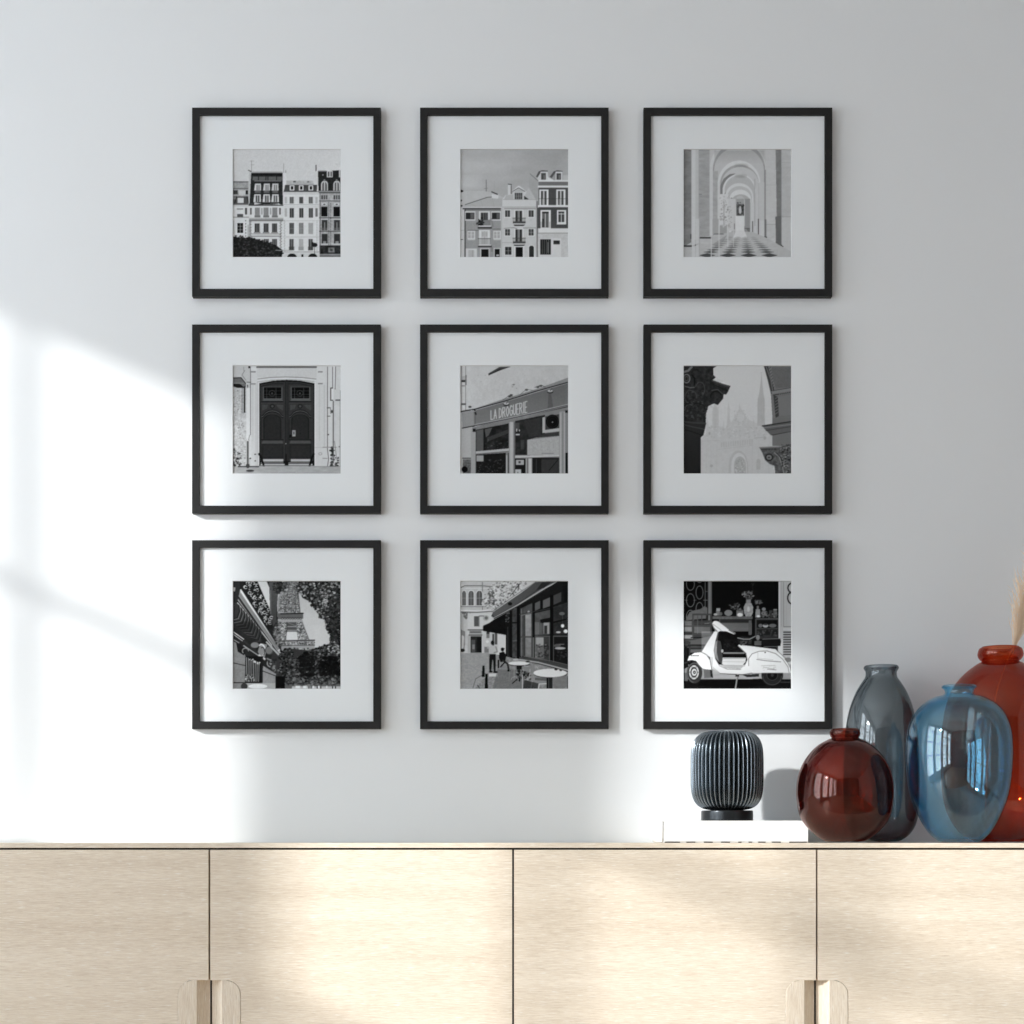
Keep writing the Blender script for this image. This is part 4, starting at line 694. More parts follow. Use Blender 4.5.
    # saddle and rack
    c.poly([(515, 530), (560, 522), (620, 530), (670, 518), (672, 528), (640, 552), (640, 590), (530, 590), (520, 560)], 34); c.line([(518, 534), (570, 545), (620, 545), (668, 520)], 7, 145); c.rect(540, 560, 600, 590, 60); c.leaves(R4(525, 555, 640, 592), 24, 7, (20, 90, 50), 3); c.ell(690, 530, 16, 22, 120); c.line([(672, 595), (690, 540), (715, 590)], 5, 110); c.rect(660, 560, 720, 598, 80)
    c.poly([(725, 545), (880, 538), (888, 560), (880, 604), (735, 600), (718, 580)], 22); c.line([(730, 545), (880, 540), (886, 560)], 5, 110); c.rect(740, 605, 860, 612, 90); c.line([(850, 612), (860, 650)], 6, 70)
    # stand
    c.line([(518, 845), (512, 890), (500, 965)], 13, 130); c.line([(524, 850), (516, 900), (508, 960)], 4, 50); c.rect(500, 848, 530, 862, 20)
    c.tex(ALL, 3, 9, seed=30)
    return c.out()
# ------------------------------------------------------------------ scene helpers
C = bpy.context.scene.collection
sc = bpy.context.scene
random.seed(4)
def link(name, me, mat=None, parent=None, smooth=False):
    o = bpy.data.objects.new(name, me); C.objects.link(o)
    if mat: me.materials.append(mat)
    if parent: o.parent = parent
    if smooth:
        me.polygons.foreach_set('use_smooth', [True] * len(me.polygons))
    return o
def obj(name, bm, mat, parent=None, smooth=False, loc=None):
    me = bpy.data.meshes.new(name); bmesh.ops.recalc_face_normals(bm, faces=bm.faces); bm.to_mesh(me); bm.free()
    o = link(name, me, mat, parent, smooth)
    if loc: o.location = loc
    return o
def empty(name, loc, label, cat, group=None):
    o = bpy.data.objects.new(name, None); C.objects.link(o); o.location = loc; o.empty_display_size = .05
    return tag(o, label, cat, group)
def tag(o, label, cat, group=None):
    o['label'] = label; o['category'] = cat
    if group: o['group'] = group
    return o
def box(bm, x0, x1, y0, y1, z0, z1, bev=0):
    vs = [bm.verts.new((x, y, z)) for x in (x0, x1) for y in (y0, y1) for z in (z0, z1)]
    fs = [bm.faces.new([vs[i] for i in q]) for q in ((0, 1, 3, 2), (4, 6, 7, 5), (0, 4, 5, 1), (2, 3, 7, 6), (0, 2, 6, 4), (1, 5, 7, 3))]
    if bev:
        es = list({e for f in fs for e in f.edges})
        bmesh.ops.bevel(bm, geom=es, offset=bev, segments=2, affect='EDGES', profile=.6)
    return bm
def B(*a, **k): return box(bmesh.new(), *a, **k)
def struct(name, bm, mat, parent=None):
    o = obj(name, bm, mat, parent)
    if not parent: o['kind'] = 'structure'
    return o
def lathe(bm, prof, n=64, rfun=None):
    rings = []
    for k, (r, z) in enumerate(prof):
        if r < 1e-6: rings.append([bm.verts.new((0, 0, z))]); continue
        rings.append([bm.verts.new(((r * (rfun(a, r, z) if rfun else 1)) * math.cos(a), (r * (rfun(a, r, z) if rfun else 1)) * math.sin(a), z)) for a in (2 * math.pi * i / n for i in range(n))])
    for A, D in zip(rings, rings[1:]):
        for i in range(n):
            j = (i + 1) % n
            if len(A) == 1 and len(D) == 1: continue
            if len(A) == 1: bm.faces.new((A[0], D[j], D[i]))
            elif len(D) == 1: bm.faces.new((A[i], A[j], D[0]))
            else: bm.faces.new((A[i], A[j], D[j], D[i]))
    return bm
def spline(pts, n=8):
    out = []; P = [pts[0]] + list(pts) + [pts[-1]]
    for i in range(1, len(P) - 2):
        p0, p1, p2, p3 = P[i - 1], P[i], P[i + 1], P[i + 2]
        for k in range(n):
            t = k / n; out.append(tuple(.5 * (2 * p1[c] + (p2[c] - p0[c]) * t + (2 * p0[c] - 5 * p1[c] + 4 * p2[c] - p3[c]) * t * t + (3 * p1[c] - p0[c] - 3 * p2[c] + p3[c]) * t ** 3) for c in range(len(p1))))
    return out + [tuple(pts[-1])]
def tube(bm, pts, rad, n=6):
    rings = []
    for k, p in enumerate(pts):
        p = Vector(p); d = (Vector(pts[min(k + 1, len(pts) - 1)]) - Vector(pts[max(k - 1, 0)])).normalized()
        u = d.orthogonal().normalized(); v = d.cross(u); r = rad[k] if isinstance(rad, (list, tuple)) else rad
        rings.append([bm.verts.new(p + r * (math.cos(2 * math.pi * i / n) * u + math.sin(2 * math.pi * i / n) * v)) for i in range(n)])
    for A, D in zip(rings, rings[1:]):
        for i in range(n): bm.faces.new((A[i], A[(i + 1) % n], D[(i + 1) % n], D[i]))
    return bm

# ------------------------------------------------------------------ materials
def s2l(v): v /= 255.; return v / 12.92 if v <= .04045 else ((v + .055) / 1.055) ** 2.4
def mat(name, col=(.8, .8, .8), rough=.5, **k):
    m = bpy.data.materials.new(name); m.use_nodes = True; b = m.node_tree.nodes['Principled BSDF']
    b.inputs['Base Color'].default_value = (*col, 1); b.inputs['Roughness'].default_value = rough
    for kk, v in k.items(): b.inputs[kk.replace('_', ' ')].default_value = v
    return m
def nd(m, t, **k):
    n = m.node_tree.nodes.new(t)
    for a, v in k.items(): setattr(n, a, v)
    return n
def lk(m, a, b): m.node_tree.links.new(a, b)
def noise_bump(m, scale, strength, dist=.001, stretch=(1, 1, 1), colvar=None):
    b = m.node_tree.nodes['Principled BSDF']
    tc = nd(m, 'ShaderNodeTexCoord'); mp = nd(m, 'ShaderNodeMapping'); mp.inputs['Scale'].default_value = stretch
    nz = nd(m, 'ShaderNodeTexNoise'); nz.inputs['Scale'].default_value = scale; nz.inputs['Detail'].default_value = 4
    bp = nd(m, 'ShaderNodeBump'); bp.inputs['Strength'].default_value = strength; bp.inputs['Distance'].default_value = dist
    lk(m, tc.outputs['Object'], mp.inputs['Vector']); lk(m, mp.outputs[0], nz.inputs['Vector']); lk(m, nz.outputs['Fac'], bp.inputs['Height']); lk(m, bp.outputs[0], b.inputs['Normal'])
    return m
def wood(name, vertical=False, c0=(.69, .585, .455), c1=(.94, .86, .73), c2=(.98, .95, .89)):
    m = mat(name, c0, .55); b = m.node_tree.nodes['Principled BSDF']; b.inputs['Specular IOR Level'].default_value = .25
    tc = nd(m, 'ShaderNodeTexCoord')
    def layer(sx, sz, scale, detail=5, rough=.6):
        mp = nd(m, 'ShaderNodeMapping'); mp.inputs['Scale'].default_value = (sz, 1, sx) if vertical else (sx, 1, sz)
        nz = nd(m, 'ShaderNodeTexNoise'); nz.inputs['Scale'].default_value = scale; nz.inputs['Detail'].default_value = detail; nz.inputs['Roughness'].default_value = rough
        lk(m, tc.outputs['Object'], mp.inputs['Vector']); lk(m, mp.outputs[0], nz.inputs['Vector']); return nz.outputs['Fac']
    broad = layer(.5, 9, 2.2, 3); fine = layer(11, 240, 2.0, 6, .75); pores = layer(22, 420, 1.6, 3, .6)
    r1 = nd(m, 'ShaderNodeValToRGB'); r1.color_ramp.elements[0].position = .35; r1.color_ramp.elements[1].position = .63
    r1.color_ramp.elements[0].color = (*c0, 1); r1.color_ramp.elements[1].color = (*c1, 1)
    mx = nd(m, 'ShaderNodeMath', operation='MULTIPLY_ADD'); mx.inputs[1].default_value = .74
    m2 = nd(m, 'ShaderNodeMath', operation='MULTIPLY'); m2.inputs[1].default_value = .26
    lk(m, broad, m2.inputs[0]); lk(m, fine, mx.inputs[0]); lk(m, m2.outputs[0], mx.inputs[2]); lk(m, mx.outputs[0], r1.inputs[0])
    rp = nd(m, 'ShaderNodeValToRGB'); rp.color_ramp.elements[0].position = .58; rp.color_ramp.elements[1].position = .72
    rp.color_ramp.elements[0].color = (0, 0, 0, 1); rp.color_ramp.elements[1].color = (1, 1, 1, 1); lk(m, pores, rp.inputs[0])
    mix = nd(m, 'ShaderNodeMix', data_type='RGBA'); mix.inputs[7].default_value = (*c2, 1)
    lk(m, rp.outputs[0], mix.inputs[0]); lk(m, r1.outputs[0], mix.inputs[6])
    rd = nd(m, 'ShaderNodeValToRGB'); rd.color_ramp.elements[0].position = .28; rd.color_ramp.elements[1].position = .42
    rd.color_ramp.elements[0].color = (.5, .5, .5, 1); rd.color_ramp.elements[1].color = (0, 0, 0, 1); lk(m, pores, rd.inputs[0])
    mixd = nd(m, 'ShaderNodeMix', data_type='RGBA'); mixd.inputs[7].default_value = (.52, .40, .28, 1)
    lk(m, rd.outputs[0], mixd.inputs[0]); lk(m, mix.outputs[2], mixd.inputs[6]); lk(m, mixd.outputs[2], b.inputs['Base Color'])
    bp = nd(m, 'ShaderNodeBump'); bp.inputs['Strength'].default_value = .25; bp.inputs['Distance'].default_value = .0006
    lk(m, fine, bp.inputs['Height']); lk(m, bp.outputs[0], b.inputs['Normal'])
    return m
def glass(name, total, body=None, body_amt=0.0, refl=.06, surfaces=4, edge=.24):
    """thin blown glass: light passes with the colour absorbed along its slanted path, plus mirror reflection by Fresnel"""
    m = bpy.data.materials.new(name); m.use_nodes = True; n = m.node_tree.nodes; n.clear()
    out = n.new('ShaderNodeOutputMaterial'); tr = n.new('ShaderNodeBsdfTransparent'); gl = n.new('ShaderNodeBsdfGlossy'); gl.inputs['Roughness'].default_value = .012
    gl.inputs['Color'].default_value = (*[.55 + .45 * c ** .3 for c in total], 1)
    lw = n.new('ShaderNodeLayerWeight'); lw.inputs['Blend'].default_value = .5      # Facing = 1 - |cos|
    inv = n.new('ShaderNodeMath'); inv.operation = 'SUBTRACT'; inv.inputs[0].default_value = 1; lk(m, lw.outputs['Facing'], inv.inputs[1])
    mx = n.new('ShaderNodeMath'); mx.operation = 'MAXIMUM'; mx.inputs[1].default_value = edge; lk(m, inv.outputs[0], mx.inputs[0])
    dv = n.new('ShaderNodeMath'); dv.operation = 'DIVIDE'; dv.inputs[0].default_value = 1; lk(m, mx.outputs[0], dv.inputs[1])
    cb = n.new('ShaderNodeCombineColor')
    for k in range(3):
        p = n.new('ShaderNodeMath'); p.operation = 'POWER'; p.inputs[0].default_value = total[k] ** (1. / surfaces); lk(m, dv.outputs[0], p.inputs[1]); lk(m, p.outputs[0], cb.inputs[k])
    lk(m, cb.outputs[0], tr.inputs['Color'])
    src = tr.outputs[0]
    if body_amt:
        d = n.new('ShaderNodeBsdfDiffuse'); d.inputs['Color'].default_value = (*body, 1)
        t = n.new('ShaderNodeBsdfTranslucent'); t.inputs['Color'].default_value = (*body, 1)
        a = n.new('ShaderNodeMixShader'); a.inputs[0].default_value = .5; lk(m, d.outputs[0], a.inputs[1]); lk(m, t.outputs[0], a.inputs[2])
        x = n.new('ShaderNodeMixShader'); x.inputs[0].default_value = body_amt; lk(m, src, x.inputs[1]); lk(m, a.outputs[0], x.inputs[2]); src = x.outputs[0]
    pw = n.new('ShaderNodeMath'); pw.operation = 'POWER'; pw.inputs[1].default_value = 4.0; lk(m, lw.outputs['Facing'], pw.inputs[0])
    fr = n.new('ShaderNodeMath'); fr.operation = 'MULTIPLY_ADD'; fr.inputs[1].default_value = .55; fr.inputs[2].default_value = refl; lk(m, pw.outputs[0], fr.inputs[0])
    f = n.new('ShaderNodeMixShader'); lk(m, fr.outputs[0], f.inputs[0]); lk(m, src, f.inputs[1]); lk(m, gl.outputs[0], f.inputs[2]); lk(m, f.outputs[0], out.inputs['Surface'])
    return m
M_wall = noise_bump(mat('white wall paint', (.785, .815, .84), .9), 260, .08, .0005)
M_far = mat('warm grey plaster', (.24, .225, .21), .9)
M_side = mat('side wall paint', (.78, .78, .78), .9)
M_ceil = mat('ceiling paint', (.82, .82, .82), .9)
M_floor = wood('oak floor', c0=(.30, .22, .16), c1=(.42, .33, .25), c2=(.48, .4, .32))
M_oak = wood('pale oak, horizontal grain'); M_oakv = wood('pale oak, vertical grain', True)
M_dark = mat('sideboard inside', (.035, .022, .015), .8)  # near-black colour stands for the deep shade in the door gaps
M_frame = noise_bump(mat('black frame lacquer', (.012, .012, .0125), .55, Specular_IOR_Level=.3), 400, .15, .0003)
M_mat = mat('white mat board', (.785, .825, .855), .95); M_core = mat('mat board bevel', (.66, .67, .68), .9)
M_back = mat('backing board', (.35, .28, .2), .9)
M_white = mat('white book cloth', (.93, .93, .93), .6); M_paper = mat('book paper', (.88, .88, .87), .9); M_dash = mat('black dash', (.02, .02, .02), .6)
M_trim = mat('white window paint', (.75, .75, .75), .5)
M_lamp = mat('dark glazed ribbed glass', (.20, .235, .265), .24, Metallic=.85)
M_lampb = mat('dark satin metal', (.035, .04, .045), .28, Metallic=.7)
M_pane = bpy.data.materials.new('window pane'); M_pane.use_nodes = True
_n = M_pane.node_tree.nodes; _n.clear(); _o = _n.new('ShaderNodeOutputMaterial'); _m = _n.new('ShaderNodeMixShader'); _m.inputs[0].default_value = .05
_t = _n.new('ShaderNodeBsdfTransparent'); _g = _n.new('ShaderNodeBsdfGlossy'); _g.inputs['Roughness'].default_value = .02
lk(M_pane, _t.outputs[0], _m.inputs[1]); lk(M_pane, _g.outputs[0], _m.inputs[2]); lk(M_pane, _m.outputs[0], _o.inputs[0])
M_print = bpy.data.materials.new('printed photograph'); M_print.use_nodes = True
_b = M_print.node_tree.nodes['Principled BSDF']; _b.inputs['Roughness'].default_value = .75; _b.inputs['Specular IOR Level'].default_value = .03
_v = nd(M_print, 'ShaderNodeVertexColor', layer_name='ink'); lk(M_print, _v.outputs['Color'], _b.inputs['Base Color'])

# ------------------------------------------------------------------ room
XL, XR, YB, ZC = -3.5, 3.9, -8.0, 3.75
struct('wall_back', B(XL - .2, XR + .2, 0, .15, -.1, ZC + .1), M_wall)
struct('floor', B(XL - .2, XR + .2, YB - .2, 0, -.1, 0), M_floor)
struct('ceiling', B(XL - .2, XR + .2, YB - .2, 0, ZC, ZC + .1), M_ceil)
struct('wall_right', B(XR, XR + .2, YB, 0, 0, ZC), M_side)
struct('wall_front', B(XL - .2, XR + .2, YB - .2, YB, 0, ZC), M_far)
struct('baseboard_back', B(XL, XR, -.015, 0, 0, .1, bev=.003), M_trim)
WIN = [(-.61, -1.86), (-2.44, -3.75), (-4.32, -5.49), (-6.16, -7.33)]
ZS, ZT = .27, 3.19
bm = bmesh.new(); ys = [0] + [y for w in WIN for y in w] + [YB]
for k in range(0, len(ys), 2): box(bm, XL - .12, XL, ys[k + 1], ys[k], 0, ZC)
for y0, y1 in WIN: box(bm, XL - .12, XL, y1, y0, 0, ZS); box(bm, XL - .12, XL, y1, y0, ZT, ZC)
struct('wall_left', bm, M_side)
MW = .043
for n, (y0, y1) in enumerate(WIN):
    root = bpy.data.objects.new('window_%d' % (n + 1), None); C.objects.link(root); root['kind'] = 'structure'; root.location = (XL, (y0 + y1) / 2, ZS)
    hw = (y0 - y1) / 2; H = ZT - ZS; bm = bmesh.new()
    box(bm, -.06, 0, -hw, -hw + .02, 0, H); box(bm, -.06, 0, hw - .02, hw, 0, H); box(bm, -.06, 0, -hw, hw, 0, .03); box(bm, -.06, 0, -hw, hw, H - .02, H)
    for k in (1, 2): y = -hw + 2 * hw * k / 3; box(bm, -.045, -.015, y - MW / 2, y + MW / 2, 0, H)
    for k in (1, 2, 3): z = H * k / 4; box(bm, -.045, -.015, -hw, hw, z - MW / 2, z + MW / 2)
    obj('window_frame', bm, M_trim, root)
    obj('pane', B(-.032, -.028, -hw + .01, hw - .01, .02, H - .01), M_pane, root)
    L = bpy.data.lights.new('window skylight', 'AREA'); L.shape = 'RECTANGLE'; L.size = H; L.size_y = 2 * hw; L.energy = 1
    lo = bpy.data.objects.new('window_skylight', L); C.objects.link(lo); lo.location = (XL - .15, (y0 + y1) / 2, ZS + H / 2); lo.rotation_euler = (0, -math.pi / 2, 0)
    L.cycles.is_portal = True

# ------------------------------------------------------------------ framed photographs
FR = .4995 / 2; FW = .0197; MO = .1434
def quad_ring(bm, rings):
    """rings: list of (half_size, y); square loops joined in sequence"""
    L = [[bm.verts.new((sx * h, y, sz * h)) for sx, sz in ((-1, -1), (1, -1), (1, 1), (-1, 1))] for h, y in rings]
    for A, D in zip(L, L[1:]):
        for i in range(4): bm.faces.new((A[i], A[(i + 1) % 4], D[(i + 1) % 4], D[i]))
    return bm
def frame_mesh():
    e = .0006
    return quad_ring(bmesh.new(), [(FR - .012, -.001), (FR, -.001), (FR, -.021 + e), (FR - e, -.021), (FR - FW + e, -.021), (FR - FW, -.021 + e), (FR - FW, -.0135), (FR - .012, -.0135), (FR - .012, -.001)])
def mat_mesh():
    bm = quad_ring(bmesh.new(), [(FR - FW + .004, -.0105), (FR - FW + .004, -.0132), (MO, -.0132)]); return bm
def print_mesh(a):
    n = a.shape[0]; g = np.linspace(-1, 1, n); h = MO - .0003
    co = np.zeros((n, n, 3)); co[..., 0] = g[None, :] * h; co[..., 2] = -g[:, None] * h
    i = np.arange(n * n).reshape(n, n)
    q = np.stack([i[1:, :-1], i[1:, 1:], i[:-1, 1:], i[:-1, :-1]], -1).reshape(-1, 4)
    me = bpy.data.meshes.new('print'); me.vertices.add(n * n); me.vertices.foreach_set('co', co.ravel())
    me.loops.add(q.size); me.loops.foreach_set('vertex_index', q.ravel().astype(np.int32))
    me.polygons.add(len(q)); me.polygons.foreach_set('loop_start', np.arange(0, q.size, 4, dtype=np.int32)); me.update(calc_edges=True)
    p_ = np.pad(a, 1, mode='edge'); a = .56 * a + .11 * (p_[:-2, 1:-1] + p_[2:, 1:-1] + p_[1:-1, :-2] + p_[1:-1, 2:])
    v = np.clip(a, 0, 255) / 255.; v = v / .815
    lin = np.where(v <= .04045, v / 12.92, ((v + .055) / 1.055) ** 2.4) * .80
    at = me.color_attributes.new('ink', 'FLOAT_COLOR', 'POINT'); c = np.ones((n * n, 4), np.float32); c[:, :3] = np.clip(lin, 0, .95).ravel()[:, None] * np.array([.965, 1.0, 1.03])
    at.data.foreach_set('color', c.ravel()); return me
def contrast(a, k, piv=190):
    return piv + (a - piv) * k
CX = [-.5974, .0062, .5982]; CZ = [2.4938 + .0024, 1.9190 + .003, 1.3473 + .0036]
ARTS = [(art_townhouses, 'a row of tall townhouses above dark trees'), (art_balconies, 'small houses with balconies under a cloudy sky'), (art_colonnade, 'a vaulted arcade with a checkered floor'),
        (art_door, 'a dark carved double door'), (art_shopfront, 'an old shopfront with a slanting lettered sign'), (art_capitals, 'dark stone capitals before a misty cathedral'),
        (art_tower, 'an iron lattice tower behind trees and a balcony'), (art_cafe, 'a street cafe with round tables'), (art_scooter, 'a white motor scooter parked before a shop')]
proto = None
for k, (f, what) in enumerate(ARTS):
    loc = (CX[k % 3], 0, CZ[k // 3])
    fr = empty('picture_frame', loc, 'thin black square frame on the wall, photograph of ' + what, 'picture frame', 'black framed photographs on the wall')
    fr['label'] = 'thin black square frame with photograph of ' + what
    if proto is None:
        a = obj('frame', frame_mesh(), M_frame, fr); b_ = obj('mat', mat_mesh(), M_mat, fr)
        c_ = obj('mat_bevel', quad_ring(bmesh.new(), [(MO, -.0132), (MO - .0010, -.0102)]), M_core, fr)
        d_ = obj('backing_board', B(-FR + .014, FR - .014, -.009, -.002, -FR + .014, FR - .014), M_back, fr)
        proto = (a, b_, c_, d_)
    else:
        for p in proto: q = p.copy(); C.objects.link(q); q.parent = fr
    p = link('print', print_mesh(f()), M_print, fr); p.location = (0, -.0100, 0)
    p['label'] = 'black and white photograph of ' + what

# ------------------------------------------------------------------ sideboard
SY, ZTOP = -.55, .80
sb = empty('sideboard', (0, 0, 0), 'long pale oak sideboard with flat doors below the framed photographs', 'sideboard')
SEAMS = [-.707, .002, .712]; DW = .7095; SX0, SX1 = SEAMS[0] - DW - .004, SEAMS[2] + DW + .004
TB = .0115; ZB = .15; GAP = .0044; ZD = ZTOP - TB - GAP
obj('top_panel', B(SX0 - .012, SX1 + .012, SY, -.004, ZTOP - TB, ZTOP, bev=.0012), M_oak, sb)
obj('side_panel', B(SX0 - .012, SX0, SY + .001, -.004, ZB, ZTOP - TB, bev=.0005), M_oak, sb); obj('side_panel', B(SX1, SX1 + .012, SY + .001, -.004, ZB, ZTOP - TB, bev=.0005), M_oak, sb)
obj('bottom_panel', B(SX0, SX1, SY + .035, -.004, ZB, ZB + .018), M_oak, sb)
obj('back_panel', B(SX0, SX1, -.016, -.006, ZB, ZTOP - TB), M_dark, sb)
for x in SEAMS: obj('divider', B(x - .012, x + .012, SY + .034, -.016, ZB + .018, ZTOP - TB), M_dark, sb)
for x in (SX0 + .06, SX1 - .11):
    for y in (SY + .05, -.10):
        bm = bmesh.new(); vs = []
        for z, h in ((0, .014), (ZB, .025)): vs.append([bm.verts.new((x + .025 + sx * h, y + .02 + sy * h, z)) for sx, sy in ((-1, -1), (1, -1), (1, 1), (-1, 1))])
        bm.faces.new(vs[0]); bm.faces.new(vs[1])
        for i in range(4): bm.faces.new((vs[0][i], vs[0][(i + 1) % 4], vs[1][(i + 1) % 4], vs[1][i]))
        obj('leg', bm, M_oak, sb)
HZ1, HZ0, HW, HR, HH = .4795, .2195, .0735, .034, .0290     # handle top, bottom, width, corner radius, scoop width
def arc_pts(sx, xs, top):      # rounded outer corner from the top (or bottom) edge, in door coordinates (seam at x = 0, sx points into the door)
    out = []
    for k in range(9):
        a = math.pi / 2 * k / 8
        out.append((sx * (HW - HR + HR * math.sin(a)), (HZ1 - HR + HR * math.cos(a)) if top else (HZ0 + HR - HR * math.cos(a))))
    return out
def door(seam, sx, handle=True, other=None):
    x0 = GAP / 2; x1 = DW - GAP / 2
    if handle: pts = [(sx * x0, ZD), (sx * x0, HZ1)] + arc_pts(sx, 0, True) + arc_pts(sx, 0, False)[::-1] + [(sx * x0, HZ0), (sx * x0, ZB), (sx * x1, ZB), (sx * x1, ZD)]
    F, K = SY + .002, SY + .030
    bm = bmesh.new(); a = [bm.verts.new((x, F, z)) for x, z in pts]; b = [bm.verts.new((x, K, z)) for x, z in pts]
    arcs = arc_pts(sx, 0, False) + arc_pts(sx, 0, True)[::-1]
    left = [(x0, ZB), (x0, HZ0)], [(sx * x, z) for x, z in arcs], [(x0, HZ1), (x0, ZD)]
    for y in (F, K):
        for run in left:
            rw = [(bm.verts.new((sx * x, y, z)), bm.verts.new((sx * x1, y, z))) for x, z in run]
            for p, q in zip(rw, rw[1:]): bm.faces.new((p[0], p[1], q[1], q[0]))
    for i in range(len(pts)): j = (i + 1) % len(pts); bm.faces.new((a[i], b[i], b[j], a[j]))
    bmesh.ops.remove_doubles(bm, verts=bm.verts, dist=1e-6)
    d = obj('door', bm, M_oak, sb, loc=(seam, 0, 0))
    # finger-pull plate with a scooped edge, grain upright
    bm = bmesh.new(); rows = []
    for k in range(61):
        z = HZ0 + (HZ1 - HZ0) * k / 60
        dz = min(z - HZ0, HZ1 - z); w = HW - .0007
        if dz < HR: w = HW - HR + math.sqrt(max(0, HR * HR - (HR - dz) ** 2)) - .0007
        pr = [(w, F + .012), (w, F + .0003), (w - .0012, F - .0007), (HH + .0006, F - .0007), (HH, F - .0003)]
        for q in range(1, 8):
            t = q / 7; pr.append((HH + (GAP / 2 - HH) * t, F - .0003 + .0245 * math.sin(t * math.pi / 2) ** .85))
        rows.append([bm.verts.new((sx * x, y, z)) for x, y in pr])
    for A, D in zip(rows, rows[1:]):
        for i in range(len(A) - 1): bm.faces.new((A[i], A[i + 1], D[i + 1], D[i]))
    h = obj('handle', bm, M_oakv, d); h['label'] = 'scooped oak finger pull with upright grain'
    return d
door(SEAMS[0], -1); door(SEAMS[0], 1); door(SEAMS[2], -1); door(SEAMS[2], 1)

# ------------------------------------------------------------------ book and ribbed lamp
bx0, bx1, by0, by1, bh = .3705, .742, -.262, -.022, .0555
bk = empty('book', (bx0, by0, ZTOP), 'thick white book lying flat under the dark ribbed lamp', 'book')
W, D = bx1 - bx0, by1 - by0
obj('page_block', B(.008, W - .004, .003, D - .003, .0032, bh - .0028), M_paper, bk)
obj('cover', B(.007, W, 0, D, bh - .0026, bh, bev=.0006), M_white, bk); obj('cover', B(.007, W, 0, D, .0004, .0030, bev=.0006), M_white, bk)
bm = bmesh.new(); n = 12
sec = [(.0075 - .0072 * math.sin(math.pi * k / n) ** .5, .0004 + (bh - .0004) * (1 - math.cos(math.pi * k / n)) / 2) for k in range(n + 1)]
A = [bm.verts.new((x, 0, z)) for x, z in sec]; Bv = [bm.verts.new((x, D, z)) for x, z in sec]
for i in range(n): bm.faces.new((A[i], A[i + 1], Bv[i + 1], Bv[i]))
bm.faces.new(A); bm.faces.new(Bv[::-1]); bm.faces.new((A[0], A[-1], Bv[-1], Bv[0])); obj('spine', bm, M_white, bk, smooth=True)
# front side of the book is a smooth white slipcase face with a dashed dark line along its foot
obj('front_board', B(.012, W - .0005, -.0012, .0028, .0032, bh - .0005, bev=.0005), M_white, bk)
for a, b in ((.006, .044), (.060, .082), (.104, .126), (.147, .169), (.190, .198), (.216, .224), (.240, .258), (.274, .296), (.318, .362)):
    obj('foot_mark', B(a + .006, b + .006, -.0030, -.0006, .0001, .0024), M_dash, bk)  # short black dashes along the lower front edge

LX, LY, LZ = .5484, -.185, ZTOP + bh
lp = empty('table_lamp', (LX, LY, LZ), 'dark ribbed barrel table lamp standing on the white book', 'lamp')
obj('base', lathe(bmesh.new(), spline([(0, 0), (.062, 0), (.0655, .002), (.066, .006), (.066, .022), (.0645, .0255), (.060, .0265), (0, .0265)], 4), 64), M_lampb, lp, True)
prof = []
zb, zt_, Rm = .0265, .2305, .0925
for k in range(49):
    a = -math.pi / 2 + math.pi * k / 48; e = .50
    cx = abs(math.cos(a)) ** e; cz = math.copysign(abs(math.sin(a)) ** e, math.sin(a))
    prof.append((Rm * cx, (zb + zt_) / 2 + (zt_ - zb) / 2 * cz))
prof = [p for p in prof if p[0] > 1e-4]; prof = [(0, prof[0][1])] + prof + [(0, prof[-1][1])]
NR = 46
def rib(a, r, z):
    c = abs(math.cos(NR * a / 2)); return 1 - .21 * (1 - c ** 1.25) * min(1, r / .05)
obj('shade', lathe(bmesh.new(), prof, NR * 10, rib), M_lamp, lp, True)

# ------------------------------------------------------------------ glass vases
def vase(name, label, X, Y, s, prof_px, m, zbase=842.6, th=.0042, base_th=.009, open_r=None):
    """prof_px: (radius, height above the foot) measured in units of 1/s metre"""
    P = spline([(r / s, (zbase - y) / s) for r, y in prof_px], 6)
    # offset inwards for the inner skin
    inn = []
    for i, (r, z) in enumerate(P):
        a = P[max(0, i - 1)]; b = P[min(len(P) - 1, i + 1)]; tx, tz = b[0] - a[0], b[1] - a[1]; l = math.hypot(tx, tz) or 1
        inn.append((r - tz / l * th, z + tx / l * th))
    ztop = max(z for r, z in P)
    inn = [(max(r, 0), max(z, base_th)) for r, z in inn if z < ztop - .002 and r > .002]
    # keep only monotone part
    q = [inn[0]]
    for r, z in inn[1:]:
        if z > q[-1][1] + 1e-5: q.append((r, z))
    rtop = P[-1][0]; rin = q[-1][0]
    rim = [(P[-1][0] - .0012, ztop + .0010), ((P[-1][0] + rin) / 2, ztop + .0016), (rin + .0006, ztop + .0006)]
    full = [(0, P[0][1] + .002)] + P + rim + q[::-1] + [(0, base_th)]
    root = empty(name, (X, Y, ZTOP), label, 'vase', 'coloured glass vases')
    o = obj('body', lathe(bmesh.new(), full, 96), m, root, True)
    return root
G_red = glass('maroon glass', (.26, .023, .009), (.3, .05, .035), .02, refl=.05)
G_grey = glass('smoke grey glass', (.23, .28, .305), (.27, .30, .325), .10)
G_blue = glass('clear blue glass', (.36, .75, .985), edge=.36)
G_or = glass('orange red glass', (.54, .055, .009), (.75, .10, .02), .06)
sy = lambda y: 1692 / (4.5 + y)
Yr, Yg, Yb, Yo = -.345, -.112, -.405, -.162
vase('glass_vase', 'short round maroon red glass vase next to the white book', (844.8 - 512) / sy(Yr), Yr, sy(Yr),
     [(13, 841.5), (20, 840.5), (30, 834), (38, 826), (44.5, 816), (47.4, 802), (48, 789), (46.2, 775), (41, 762), (34, 752), (26, 744.5), (17, 739.5), (13.2, 737.8), (14, 736.4), (15, 734), (15, 731), (13.6, 729.2)], G_red)
